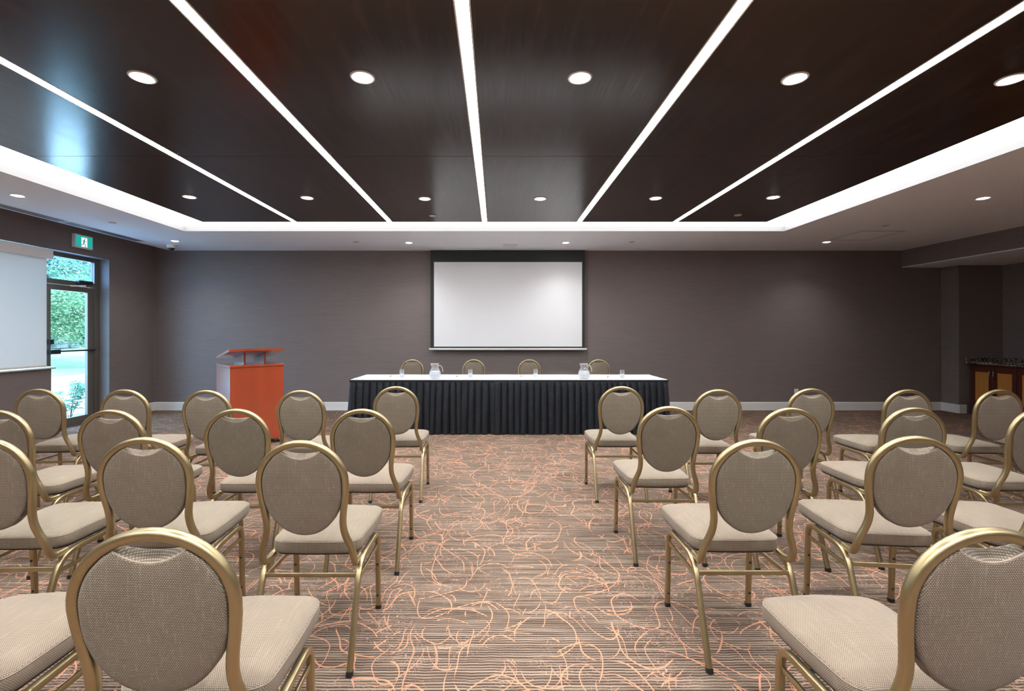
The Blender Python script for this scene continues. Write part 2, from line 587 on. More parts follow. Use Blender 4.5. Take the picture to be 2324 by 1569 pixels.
def catmull(pts, n=6):
    pts = [Vector(a) for a in pts]
    out = []
    for i in range(len(pts) - 1):
        p0 = pts[max(i - 1, 0)]
        p1, p2 = pts[i], pts[i + 1]
        p3 = pts[min(i + 2, len(pts) - 1)]
        for k in range(n):
            t = k / n
            out.append(.5 * ((2 * p1) + (p2 - p0) * t + (2 * p0 - 5 * p1 + 4 * p2 - p3) * t * t + (3 * p1 - p0 - 3 * p2 + p3) * t ** 3))
    out.append(pts[-1])
    return out

# ------------------------------------------------------------------ room shell
YB = 8.191                       # back wall
YR = -4.6                        # wall behind the camera
XL = -5.993                      # left wall
ZS = 2.801                       # plaster soffit
ZW = 2.786                       # underside of the dropped wood ceiling
XBEAM, ZBEAM = 7.117, 2.50
XCOL, YCOL, XR = 7.812, 7.887, 8.557
ZL = 2.880                       # soffit height right at the left wall
XSL = -5.72                      # where the soffit starts to rise to the left wall
S = 'structure'

b = MB().box((XL - .25, YR - .2, -.12), (XR + .2, YB + .2, 0))
tag(b.build('floor', M['carpet']), 'striped brown carpet with orange scribbled loops under all the chairs', 'floor', kind=S)

b = MB().box((XL - .25, YB, 0), (XR + .2, YB + .15, 3.3))
tag(b.build('wall_back', M['wall']), 'long grey-brown papered wall behind the projection screen', 'wall', kind=S)
b = MB().box((XL - .25, YR - .15, 0), (XR + .2, YR, 3.3))
tag(b.build('wall_front', M['wall']), 'grey-brown papered wall behind the viewer', 'wall', kind=S)
b = MB().box((XR, YR, 0), (XR + .15, YB, 3.3))
tag(b.build('wall_right', M['wall']), 'dark papered side wall above the granite counter', 'wall', kind=S)
b = MB().box((XCOL, YCOL, 0), (XR, YB, 3.3))
tag(b.build('wall_right_pier', M['wall']), 'dark papered pier jutting out beside the granite-topped cabinet', 'wall', kind=S)
b = MB().box((XBEAM, YR, ZBEAM + .012), (XR, YB, 3.3))
tag(b.build('wall_right_header', M['wall']), 'low papered bulkhead along the top of the right side', 'wall', kind=S)

WY0, DY0, DY1 = 3.2, 6.292, 7.235        # window start, door start, door end
ZSILL, ZHEAD = .872, 2.489
XO = XL - .25
b = MB()
b.box((XO, YR, 0), (XL, WY0, 3.3))
b.box((XO, WY0, 0), (XL, DY0, ZSILL))
b.box((XO, WY0, ZHEAD), (XL, DY1, 3.3))
b.box((XO, DY1, 0), (XL, YB, 3.3))
tag(b.build('wall_left', M['wall']), 'papered left wall with the glass door and the shaded window', 'wall', kind=S)

# ceiling: plaster soffit ring with a raised recess; the dark wood panels hang in it
XCL, XCR, YCB = (418 - CX) * 6.627 / F, (1780 - CX) * 6.627 / F, 6.627
YCF = -3.6
ZF = ZS + .072                    # top of the fascia
b = MB()
T = .02
b.box((XSL, YCB, ZS), (XBEAM, YB, ZS + T))
b.box((XSL, YR, ZS), (XBEAM, YCF, ZS + T))
b.box((XSL, YCF, ZS), (XCL, YCB, ZS + T))
b.box((XCR, YCF, ZS), (XBEAM, YCB, ZS + T))
b.add([(XL, YR, ZL), (XSL, YR, ZS), (XSL, YB, ZS), (XL, YB, ZL), (XL, YR, ZL + T), (XSL, YR, ZS + T), (XSL, YB, ZS + T), (XL, YB, ZL + T)],
      [(0, 1, 2, 3), (4, 5, 6, 7), (0, 1, 5, 4), (2, 3, 7, 6), (0, 3, 7, 4), (1, 2, 6, 5)])
b.box((XBEAM, YR, ZBEAM), (XR, YB, ZBEAM + .012))
ceil = tag(b.build('ceiling', M['plaster']), 'grey-white plaster ceiling border around the dark wood panels', 'ceiling', kind=S)
b = MB()
t = .02
e_ = .0025
b.box((XCL - .001, YCF, ZS), (XCL + e_, YCB, ZF + .02))
b.box((XCR - e_, YCF, ZS), (XCR + .001, YCB, ZF + .02))
b.box((XCL + e_, YCB - e_, ZS), (XCR - e_, YCB + .001, ZF + .02))
b.box((XCL + e_, YCF - .001, ZS), (XCR - e_, YCF + e_, ZF + .02))
tag(b.build('trim_1', M['fascia']), 'white upright edge of the ceiling recess below the cove light', 'ceiling trim', kind=S)
b = MB().box((XO - .3, YR - .4, 3.3), (XR + .4, YB + .4, 3.5))  # unseen roof slab, added to keep the sun out of the room
b.box((XO, YR, ZF + .03), (XR, YB, ZF + .05))
tag(b.build('ceiling_sun_block', M['plaster']), 'unseen slab added above the hung ceiling to block the sun', 'ceiling', kind=S)

# wood panels as parts of the ceiling
YWB = F * (ZW - CH) / (HY - 504)
XWL, XWR = (460 - CX) * YWB / F, (1740 - CX) * YWB / F
ys_ = F * (ZW - CH) / (HY - 505)
SX = [(x - CX) * ys_ / F for x in (671, 886, 1100, 1313.5, 1530)]
YSEAM = F * (ZW - CH) / (HY - 354.5)
GAP = .0385
edges = [XWL] + SX + [XWR]
for i in range(6):
    x0 = edges[i] + (GAP if i > 0 else 0)
    x1 = edges[i + 1] - (GAP if i < 5 else 0)
    for y0, y1 in ((-3.0, YSEAM - .0012), (YSEAM + .0012, YWB)):
        o = MB().box((x0, y0, ZW), (x1, y1, ZW + .045), bev=.0015).build('wood_panel', M['veneer'], ceil)
        if i == 0 and y0 < 0:
            o['label'] = 'dark espresso wood veneer panel'

# baseboards
ZB = .145
def baseboard(name, a, c, label):
    """plain board with an eased top, run from a to c, thickness to the left of the run"""
    a, c = Vector((a[0], a[1], 0)), Vector((c[0], c[1], 0))
    prof = [(0, 0), (.014, 0), (.014, ZB - .012), (.010, ZB - .003), (.004, ZB), (0, ZB)]
    d = (c - a).normalized()
    nrm = Vector((-d.y, d.x, 0))
    vs, m = [], len(prof)
    for pt in (a, c):
        vs += [pt + nrm * u + Vector((0, 0, v)) for u, v in prof]
    fs = [(k, (k + 1) % m, m + (k + 1) % m, m + k) for k in range(m)] + [tuple(range(m)), tuple(range(2 * m - 1, m - 1, -1))]
    tag(MB().add(vs, fs).build(name, M['base']), label, 'baseboard', kind=S)
baseboard('baseboard_back', (XCOL, YB), (XL, YB), 'white baseboard along the wall behind the screen')
baseboard('baseboard_left', (XL, YB), (XL, DY1 + .003), 'short white baseboard between the glass door and the corner')
baseboard('baseboard_right', (XCOL, YCOL), (XCOL, YB), 'white baseboard on the side of the papered pier')
baseboard('baseboard_pier', (7.935, YCOL), (XCOL, YCOL), 'white baseboard between the pier corner and the cabinet')
baseboard('baseboard_left_window', (XL, DY0), (XL, YR), 'white baseboard under the shaded window')
for k, (x, y, z0, z1, lab) in enumerate(((XL + .003, YB - .003, ZB, ZS, 'thin pale seam strip in the corner beside the glass door wall'),
                                   (XCOL - .002, YB - .003, ZB, ZBEAM, 'thin pale seam strip where the pier meets the back wall'),
                                   (XCOL - .002, YCOL - .002, ZB, ZBEAM, 'thin pale corner strip on the front edge of the pier'),
                                   (XR - .003, YCOL - .003, .95, ZBEAM, 'thin pale seam strip above the granite counter'),
                                   (XBEAM - .002, YB - .003, ZBEAM, ZS, 'thin pale seam strip at the end of the bulkhead'))):
    b = MB().box((x - .003, y - .003, z0), (x + .003, y + .003, z1))
    tag(b.build('trim_%d' % (k + 2), M['seam']), lab, 'wall trim', kind=S)

# ------------------------------------------------------------------ window and door on the left wall
XFR = XL - .152                                  # front face of the frames
XFB = XFR - .06
w = thing('window_1', 'bronze framed window hidden behind the white roller shade', 'window', (XFR, 4.7, ZSILL), kind=S)
b = MB()
b.box((XFB, WY0, ZSILL), (XFR, WY0 + .06, ZHEAD))
b.box((XFB, DY0 - .005, ZSILL), (XFR, DY0 + .075, ZHEAD))
b.box((XFB, WY0 + .06, ZSILL + .0), (XFR, DY0, ZSILL + .05))
b.box((XFB, WY0 + .06, ZHEAD - .06), (XFR, DY0, ZHEAD))
b.box((XFB, 4.7, ZSILL + .05), (XFR, 4.75, ZHEAD - .06))
b.build('frame', M['bronze'], w)
MB().box((XFB + .025, WY0 + .06, ZSILL + .05), (XFB + .031, DY0, ZHEAD - .06)).build('glass', M['pane'], w)
b = MB()
prof = [(0, 0), (.150, 0), (.178, 0.0), (.186, .006), (.186, .016), (.178, .024), (.150, .030), (0, .030)]
vs = []
for y in (WY0, DY0 + .03):
    vs += [(XL - .150 + u, y, ZSILL + .003 + v) for u, v in prof]
m = len(prof)
b.add(vs, [(k, (k + 1) % m, m + (k + 1) % m, m + k) for k in range(m)] + [tuple(range(m)), tuple(range(2 * m - 1, m - 1, -1))])
b.build('sill', M['sill'], w)

# door
d = thing('door_1', 'bronze framed glass exit door with transom under the exit sign', 'door', (XFR, 6.75, 0), kind=S)
b = MB()
JY = DY1 - .09
b.box((XFB, JY, 0), (XFR, DY1, ZHEAD))
b.box((XFB, DY0 + .075, 2.431), (XFR, JY, ZHEAD))
b.box((XFB, DY0 + .075, 2.045), (XFR, JY, 2.112))
b.box((XFB, DY0 + .0, 0), (XFR, DY0 + .075, ZSILL))
b.box((XFB, DY0 + .075, 0), (XFR + .01, JY, .012))
b.build('frame', M['bronze'], d)
MB().box((XFB + .028, DY0 + .075, 2.112), (XFB + .034, JY, 2.431)).build('transom_pane', M['pane_blue'], d)
leaf = MB()
LX0, LX1 = XFB + .006, XFR - .012
LY0, LY1 = DY0 + .08, JY - .006
leaf.box((LX0, LY0, .016), (LX1, LY0 + .085, 2.040))
leaf.box((LX0, LY1 - .100, .016), (LX1, LY1, 2.040))
leaf.box((LX0, LY0 + .085, .016), (LX1, LY1 - .100, .130))
leaf.box((LX0, LY0 + .085, 1.962), (LX1, LY1 - .100, 2.040))
lf = leaf.build('door_leaf', M['bronze'], d)
MB().box((LX0 + .015, LY0 + .08, .125), (LX0 + .022, LY1 - .095, 1.967)).build('glass', M['pane'], lf)
b = MB().box((LX1, LY0 + .02, 1.062), (LX1 + .055, 6.555, 1.125), bev=.006)
b.box((LX1 + .022, 6.55, 1.088), (LX1 + .046, LY1 - .03, 1.110), bev=.004)
b.box((LX1, LY1 - .05, 1.080), (LX1 + .050, LY1 - .012, 1.118), bev=.004)
b.build('panic_bar', M['black'], d)
MB().box((LX1, LY0 + .01, 1.20), (LX1 + .05, LY0 + .085, 1.27), bev=.005).build('lock_box', M['black'], d)
b = MB().box((XFR, 6.83, 2.075), (XFR + .055, 7.07, 2.130), bev=.01)
b.build('door_closer', M['black'], d)
b = MB().sweep([(XFR + .03, 7.02, 2.065), (XFR + .10, 6.88, 2.05)], rrect(.02, .008, .003, 1), (0, 0, 1))
b.sweep([(XFR + .10, 6.88, 2.05), (XFR + .02, 6.72, 2.035)], rrect(.02, .008, .003, 1), (0, 0, 1))
b.build('closer_arm', M['nickel'], d)
# reveal: shows the wallpaper already (wall thickness)

# roller shade in front of the window
rb = thing('roller_shade', 'white roller shade pulled down over the window left of the glass door', 'blind', (XL, 4.7, 2.34))
b = MB().box((XL + .002, 3.05, 2.337), (XL + .105, 6.215, 2.463), bev=.004)
b.build('valance', M['blind_box'], rb)
b = MB().box((XL + .034, 3.1, .935), (XL + .0355, 6.190, 2.345))
b.build('shade_fabric', M['blind'], rb)
b = MB().box((XL + .026, 3.1, .908), (XL + .042, 6.190, .936), bev=.004)
b.build('hem_bar', M['white_plastic'], rb)

# exit sign
es = thing('exit_sign', 'green running man exit sign mounted above the glass door', 'sign', (XL, 6.735, 2.67))
b = MB().box((XL, 6.588, 2.576), (XL + .056, 6.881, 2.765), bev=.006)
b.build('housing', M['white_plastic'], es)
xs = XL + .0565
SY0, SY1, SZ0, SZ1 = 6.602, 6.867, 2.592, 2.749
MB().box((XL + .05, SY0, SZ0), (xs, SY1, SZ1)).build('face', M['sign_green'], es)
wy0, wy1 = SY0 + .085, SY0 + .178
MB().box((xs, wy0, SZ0 + .004), (xs + .0006, wy1, SZ1 - .022)).build('doorway_symbol', M['sign_white'], es)
def stroke(mb, pts, w, x):
    for (a0, a1), (b0, b1) in zip(pts[:-1], pts[1:]):
        dx, dz = b0 - a0, b1 - a1
        l = math.hypot(dx, dz)
        nx, nz = -dz / l * w / 2, dx / l * w / 2
        ex, ez = dx / l * w * .35, dz / l * w * .35
        q = [(a0 - ex + nx, a1 - ez + nz), (a0 - ex - nx, a1 - ez - nz), (b0 + ex - nx, b1 + ez - nz), (b0 + ex + nx, b1 + ez + nz)]
        mb.add([(x, u, v) for u, v in q] + [(x + .0006, u, v) for u, v in q], [(0, 1, 2, 3), (4, 5, 6, 7), (0, 1, 5, 4), (1, 2, 6, 5), (2, 3, 7, 6), (3, 0, 4, 7)])
b = MB()
x = xs + .0007
fy, fz = (wy0 + wy1) / 2, SZ0
b.add([(x, fy + .006 + .010 * math.cos(2 * PI * k / 16), fz + .116 + .010 * math.sin(2 * PI * k / 16)) for k in range(16)] +
      [(x + .0006, fy + .006 + .010 * math.cos(2 * PI * k / 16), fz + .116 + .010 * math.sin(2 * PI * k / 16)) for k in range(16)],
      [tuple(range(16)), tuple(range(16, 32))] + [(k, (k + 1) % 16, 16 + (k + 1) % 16, 16 + k) for k in range(16)])
stroke(b, [(fy - .002, fz + .098), (fy - .010, fz + .062)], .019, x)
stroke(b, [(fy + .000, fz + .100), (fy - .026, fz + .094), (fy - .036, fz + .074)], .008, x)
stroke(b, [(fy + .004, fz + .098), (fy + .020, fz + .080), (fy + .036, fz + .084)], .008, x)
stroke(b, [(fy - .008, fz + .058), (fy + .012, fz + .040), (fy + .014, fz + .012), (fy + .024, fz + .010)], .011, x)
stroke(b, [(fy - .012, fz + .058), (fy - .022, fz + .032), (fy - .046, fz + .030)], .011, x)
b.build('running_figure', M['sign_dark'], es)

# slot diffusers along the sloping strip beside the left wall
def zslope(xx):
    return ZS if xx >= XSL else ZS + (ZL - ZS) * (XSL - xx) / (XSL - XL)
def slot(y0, y1, label):
    o = thing('slot_diffuser', label, 'air vent', (-5.62, (y0 + y1) / 2, ZS), group='slot diffusers beside the left wall')
    b = MB()
    for dx0, dx1 in ((-.075, -.055), (-.008, .008), (.055, .075)):
        b.box((-5.60 + dx0, y0, ZS - .004), (-5.60 + dx1, y1, ZS))
    b.box((-5.675, y0 - .02, ZS - .004), (-5.525, y0, ZS))
    b.box((-5.675, y1, ZS - .004), (-5.525, y1 + .02, ZS))
    b.build('frame', M['grey_plastic'], o)
    MB().box((-5.66, y0, ZS - .0015), (-5.54, y1, ZS - .0003)).build('slots', M['black'], o)
slot(3.4, 6.02, 'long dark slot diffuser in the ceiling above the roller shade')
slot(6.10, 7.33, 'short slot diffuser in the ceiling above the exit sign')

# ------------------------------------------------------------------ ceiling lights
def strip_light(i, label):
    x = SX[i]
    o = thing('linear_light', label, 'light', (x, 2.2, ZW), group='recessed linear lights in the wood ceiling')
    b = MB()
    for s in (-1, 1):
        b.box((x + s * .0335 - .004, -3.0, ZW - .001), (x + s * .0335 + .004, YWB, ZW + .04))
    b.box((x - .0295, -3.0, ZW + .032), (x + .0295, YWB, ZW + .04))
    b.build('housing', M['white_metal'], o)
    b = MB().box((x - .0293, -3.0, ZW + .024), (x + .0293, YSEAM - .002, ZW + .030))
    b.box((x - .0293, YSEAM + .002, ZW + .024), (x + .0293, YWB, ZW + .030))
    b.build('diffuser', M['strip'], o)
    if i != 2:
        s = 1 if i < 2 else -1
        MB().box((x + s * .040 - .004, YSEAM - .03, ZW - .014), (x + s * .040 + .004, YSEAM - .018, ZW - .001)).build('clip', M['nickel'], o)
for i, lab in enumerate(('bright linear ceiling light ending nearest the glass door corner, first from the left',
                         'bright linear ceiling light second from the left, running above the lectern side',
                         'bright linear ceiling light in the middle, ending above the projection screen',
                         'bright linear ceiling light just right of the screen, fourth from the left',
                         'bright linear ceiling light furthest right, ending toward the right cove corner')):
    strip_light(i, lab)
o = thing('cove_light', 'glowing white cove light around the edge of the wood ceiling', 'light', (0, YCB - .3, ZF))
b = MB()
ov = .08
b.box((XCL + .003, YCF + .3, ZF), (XWL + ov, YCB - .003, ZF + .015))
b.box((XWR - ov, YCF + .3, ZF), (XCR - .003, YCB - .003, ZF + .015))
b.box((XWL + ov, YWB - ov, ZF), (XWR - ov, YCB - .003, ZF + .015))
b.build('diffuser', M['cove'], o)  # recess ceiling itself made to glow, standing in for hidden LED strips

LAMP_W = 46.0
def downlight(x, y, z, label, group, power=LAMP_W, size=.062):
    o = thing('downlight', label, 'light', (x, y, z), group=group)
    MB().lathe([(size - .012, -.0015), (size - .002, -.0060), (size + .004, -.0055), (size + .007, 0)], (x, y, z), 36, False, False).build('trim_ring', M['white_metal'], o, 40)
    MB().lathe([(0.001, -.0100), ((size - .012) * .6, -.0085), (size - .0118, -.0020)], (x, y, z), 36, False, False).build('lens', M['lamp'], o)
    l = bpy.data.lights.new('downlight_beam', 'SPOT')
    l.energy = power
    l.color = WHITE
    l.spot_size = math.radians(125)
    l.spot_blend = 1.0
    l.shadow_soft_size = .045
    lo = bpy.data.objects.new('downlight_beam', l)
    COL.objects.link(lo)
    lo.parent = o
    lo.location = (0, 0, -.02)
gw = 'recessed downlights in the wood ceiling'
colname = ('far left wood column, left of the first linear light', 'second wood column, between first and second linear lights', 'third wood column, between second and middle linear lights',
           'fourth wood column, between middle and fourth linear lights', 'fifth wood column, between fourth and fifth linear lights', 'far right wood column, right of the fifth linear light')
row2 = [(430, 447), (697, 449), (964, 451), (1226, 451), (1488, 450), (1755, 448)]
row1 = [(-150, 176), (323, 175), (823, 175), (1316, 176), (1804, 178), (2295, 180)]
for rn, row in (('far row', row2), ('near row', row1)):
    for i, (px, py) in enumerate(row):
        p = atz(px, py, ZW)
        downlight(p.x, p.y, ZW, 'round %s downlight in the %s' % (rn.split()[0], colname[i]), gw)
for y in (.25, -2.0):
    for i in range(6):
        x = (edges[i] + edges[i + 1]) / 2
        downlight(x, y, ZW, 'round wood ceiling downlight %s behind the viewer, %s' % ('just' if y > 0 else 'well', colname[i].split(',')[0]), gw)
gs = 'recessed downlights in the plaster border'
for px, py, lab in ((397, 547, 'round plaster border downlight beside the dome camera'), (928, 551, 'round plaster border downlight just left of the screen top'),
                    (1284, 551, 'round plaster border downlight above the right part of the screen'), (1876, 549.5, 'round plaster border downlight beside the square access panel'),
                    (40, 444, 'round plaster border downlight above the roller shade'), (2231, 450, 'round plaster border downlight near the right bulkhead')):
    p = atz(px, py, ZS)
    downlight(p.x, p.y, ZS, lab, gs, power=LAMP_W * .42, size=.060)
for y in (2.3, -.3):
    for x, sd in ((-5.05, 'left'), (5.2, 'right')):
        downlight(x, y, ZS, 'round plaster border downlight on the %s side, %s the viewer' % (sd, 'ahead of' if y > 0 else 'behind'), gs, size=.060)

# concealed sprinkler covers
def cover(px, py, z, label):
    p = atz(px, py, z)
    b = MB().lathe([(.001, -.008), (.040, -.008), (.042, -.006), (.042, -.001), (.030, 0)], p, 28, False, False)
    o = b.build('sprinkler_cover', M['grey_plastic'], None, 40)
    tag(o, label, 'sprinkler cover', 'flat sprinkler covers in the ceiling')
cover(982, 489, ZW, 'small pale disc on the wood ceiling left of the middle linear light')
cover(1675, 488, ZW, 'small pale disc on the wood ceiling near the far right cove corner')
cover(808, 549, ZS, 'small grey disc on the plaster border left of the screen')
cover(1434, 549, ZS, 'small grey disc on the plaster border right of the screen')
cover(255, 505, ZS, 'small grey disc on the plaster border near the exit sign')
cover(2010, 512, ZS, 'small grey disc on the plaster border beyond the access panel')
# flush grilles near the back wall
def grille(px, py, wpx, label):
    p = atz(px, py, ZS)
    hw = wpx / 2 * p.y / F
    o = thing('ceiling_grille', label, 'air vent', (p.x, p.y, ZS), group='small ceiling grilles above the back wall')
    b = MB()
    for k in range(7):
        y = p.y - .075 + k * .0225
        b.box((p.x - hw + .012, y, ZS - .007), (p.x + hw - .012, y + .012, ZS - .002))
    b.build('louvres', M['base'], o)
    b = MB()
    b.box((p.x - hw, p.y - .095, ZS - .008), (p.x + hw, p.y - .08, ZS))
    b.box((p.x - hw, p.y + .08, ZS - .008), (p.x + hw, p.y + .095, ZS))
    b.box((p.x - hw, p.y - .08, ZS - .008), (p.x - hw + .013, p.y + .08, ZS))
    b.box((p.x + hw - .013, p.y - .08, ZS - .008), (p.x + hw, p.y + .08, ZS))
    b.build('frame', M['plaster'], o)
grille(944, 566, 37, 'small grille at the ceiling edge left of the screen')
grille(1158, 556, 34, 'small grille in the ceiling just above the screen')
grille(1458, 566, 36, 'small grille at the ceiling edge right of the screen')
# access panel
o = thing('access_panel', 'square access panel outline in the plaster near the right bulkhead', 'access panel', (5.47, 6.92, ZS))
ax0, ax1, ay0, ay1 = 5.17, 5.79, 6.60, 7.25
MB().box((ax0 + .016, ay0 + .016, ZS - .003), (ax1 - .016, ay1 - .016, ZS)).build('door', M['plaster'], o)
b = MB()
for lo, hi in (((ax0, ay0), (ax1, ay0 + .012)), ((ax0, ay1 - .012), (ax1, ay1)), ((ax0, ay0 + .012), (ax0 + .012, ay1 - .012)), ((ax1 - .012, ay0 + .012), (ax1, ay1 - .012))):
    b.box((lo[0], lo[1], ZS - .006), (hi[0], hi[1], ZS))
b.build('frame', M['grey_plastic'], o)
# dome camera
p = atz(389, 556, ZS)
p = Vector((p.x, min(p.y, 7.98), ZS))
o = thing('security_camera', 'small white dome camera on the ceiling in the left corner', 'camera', p)
MB().lathe([(.066, 0), (.068, -.010), (.066, -.045), (.058, -.052)], p, 28, True, True).build('base', M['white_plastic'], o, 40)
MB().lathe([(.046, -.050), (.044, -.066), (.034, -.082), (.018, -.091), (.001, -.094)], p, 24, False, False).build('dome', M['black'], o, 60)

# wall outlet
o = thing('wall_outlet', 'small ivory outlet plate low on the back wall', 'outlet', atd(1807, 891, YB))
p = atd(1807, 891, YB)
MB().box((p.x - .036, YB - .006, p.z - .062), (p.x + .036, YB, p.z + .062), bev=.002).build('plate', M['white_plastic'], o)
b = MB()
for dz in (-.028, .028):
    b.box((p.x - .017, YB - .0075, p.z + dz - .014), (p.x + .017, YB - .006, p.z + dz + .014))
b.build('socket', M['base'], o)

# ------------------------------------------------------------------ projection screen
YSC = YB - .11
o = thing('projection_screen', 'large white pull-down projection screen with black border on the back wall', 'projection screen', (.2, YSC, 2.0))
l, r_ = (977 - CX) * YSC / F, (1327 - CX) * YSC / F
z_of = lambda y: CH - (y - HY) * YSC / F
wl, wr = (985 - CX) * YSC / F, (1321 - CX) * YSC / F
zt, zb = z_of(595), z_of(787)
zbar0, zbar1 = z_of(795), z_of(790.5)
b = MB()
e = .0016
b.box((l, YSC - e, zt), (r_, YSC + e, ZS))
b.box((l, YSC - e, zbar1 - .004), (r_, YSC + e, zb))
b.box((l, YSC - e, zb), (wl, YSC + e, zt))
b.box((wr, YSC - e, zb), (r_, YSC + e, zt))
b.build('black_border', M['screen_black'], o)
MB().box((wl, YSC - e, zb), (wr, YSC + e, zt)).build('screen_surface', M['screen'], o)
MB().sweep([((974 - CX) * YSC / F, YSC, (zbar0 + zbar1) / 2), ((1332 - CX) * YSC / F, YSC, (zbar0 + zbar1) / 2)], rrect(zbar1 - zbar0, .03, .012), (0, 0, 1)).build('bottom_bar', M['white_metal'], o, 40)
MB().box((l - .03, YSC - .055, ZS - .012), (r_ + .03, YSC + .055, ZS)).build('ceiling_slot', M['white_metal'], o)

# ------------------------------------------------------------------ head table, cloth, skirt
TY0, TY1, TZ = 6.285, 7.045, .7285
TX0, TX1 = (796 - CX) * TY0 / F, (1514.5 - CX) * TY0 / F
tb = thing('head_table', 'long head table under the white cloth, in front of the screen', 'table', ((TX0 + TX1) / 2, 6.66, 0))
MB().box((TX0 + .004, TY0 + .004, TZ - .028), (TX1 - .004, TY1 - .004, TZ - .004), bev=.003).build('tabletop', M['underside'], tb)
for x in (TX0 + .2, 0.3, .48, TX1 - .2):
    for y in (TY0 + .1, TY1 - .1):
        MB().tube([(x, y, 0), (x, y, TZ - .028)], .015, 10).build('leg', M['black'], tb, 40)
# cloth: top sheet with a short turned edge
b = MB()
NX, NY = 90, 10
vs, fs = [], []
for j in range(NY + 1):
    for i in range(NX + 1):
        u, v = i / NX, j / NY
        z = TZ + .0014 * math.sin(u * 47 + 2 * math.sin(v * 5)) * math.sin(v * 9 + u * 11) + .001
        vs.append((TX0 + (TX1 - TX0) * u, TY0 + (TY1 - TY0) * v, z))
for j in range(NY):
    for i in range(NX):
        a = j * (NX + 1) + i
        fs.append((a, a + 1, a + NX + 2, a + NX + 1))
ring = [i for i in range(NX + 1)] + [j * (NX + 1) + NX for j in range(1, NY + 1)] + [NY * (NX + 1) + i for i in range(NX - 1, -1, -1)] + [j * (NX + 1) for j in range(NY - 1, 0, -1)]
base = len(vs)
for k in ring:
    q = vs[k]
    ox = -.003 if q[0] == TX0 else (.003 if abs(q[0] - TX1) < 1e-6 else 0)
    oy = -.003 if q[1] == TY0 else (.003 if abs(q[1] - TY1) < 1e-6 else 0)
    vs.append((q[0] + ox, q[1] + oy, TZ - .004))
for k in range(len(ring)):
    l2 = (k + 1) % len(ring)
    fs.append((ring[k], ring[l2], base + l2, base + k))
b.add(vs, fs)
tag(b.build('tablecloth', M['cloth'], None, 50), 'white cloth covering the top of the long head table', 'tablecloth')
# skirt: pleats along left side, front and right side; two lengths meet near the middle of the front
rnd = random.Random(3)
def skirt_part(path_pts, name, parent, closed_gap=None):
    """path_pts: plan points of the top edge (list of (x,y)); pleats pushed outwards"""
    segs, tot = [], 0
    for a, c in zip(path_pts[:-1], path_pts[1:]):
        L_ = math.hypot(c[0] - a[0], c[1] - a[1])
        segs.append((tot, L_, a, c))
        tot += L_
    def plan(s):
        for s0, L_, a, c in segs:
            if s <= s0 + L_ + 1e-9:
                t_ = (s - s0) / L_
                d_ = ((c[0] - a[0]) / L_, (c[1] - a[1]) / L_)
                return (a[0] + (c[0] - a[0]) * t_, a[1] + (c[1] - a[1]) * t_), (d_[1], -d_[0])
    # pleat starts
    marks, s = [0.0], 0.0
    while s < tot:
        s += rnd.uniform(.072, .102)
        marks.append(min(s, tot))
    ss = []
    for a, c in zip(marks[:-1], marks[1:]):
        wd = c - a
        amp = rnd.uniform(.8, 1.25)
        if c - a < .02:
            continue
        tw = rnd.uniform(-.012, .012)
        for t_, h in ((0, .0), (.06, .35), (.16, .85), (.38, 1.0), (.62, .92), (.80, .70), (.90, .40), (.96, -.25)):
            ss.append((a + wd * t_, h * amp, tw))
    ss.append((tot, 0, 0))
    levels = [(0, .0), (.030, .05), (.034, .25), (.09, .42), (.2, .62), (.32, .80), (.44, .93), (.56, 1.02), (.66, 1.08), (TZ - .012, 1.10)]
    vs, fs = [], []
    for dz, k in levels:
        for s_, h, tw in ss:
            (px, py), nrm = plan(min(max(s_, 0), tot))
            dep = .006 + .040 * k * h + .022 * (dz / TZ)
            dep += .006 * math.sin(s_ * 21 + dz * 9) * (dz / TZ)
            px += tw * dz / TZ * abs(nrm[1])
            zz = TZ - .003 - dz
            vs.append((px + nrm[0] * dep, py + nrm[1] * dep, max(zz, .008) + .004 * math.sin(s_ * 9) * (dz / TZ)))
    m = len(ss)
    for j in range(len(levels) - 1):
        for i in range(m - 1):
            fs.append((j * m + i, j * m + i + 1, (j + 1) * m + i + 1, (j + 1) * m + i))
    o_ = MB().add(vs, fs).build(name, M['skirt'], parent, 35)
    return o_
sk = thing('table_skirt', 'pleated black skirt hanging round the long head table', 'table skirt', ((TX0 + TX1) / 2, TY0, 0))
XM = (1130 - CX) * TY0 / F
skirt_part([(TX0, TY1), (TX0, TY0), (XM, TY0)], 'skirt_panel', sk)
skirt_part([(XM - .05, TY0 - .006), (TX1, TY0), (TX1, TY1)], 'skirt_panel', sk)
b = MB()
b.box((TX0 - .010, TY0 - .012, TZ - .034), (TX1 + .010, TY0 - .004, TZ - .003))
b.box((TX0 - .012, TY0 - .010, TZ - .034), (TX0 - .004, TY1, TZ - .003))
b.box((TX1 + .004, TY0 - .010, TZ - .034), (TX1 + .012, TY1, TZ - .003))
b.build('top_band', M['skirt'], sk)

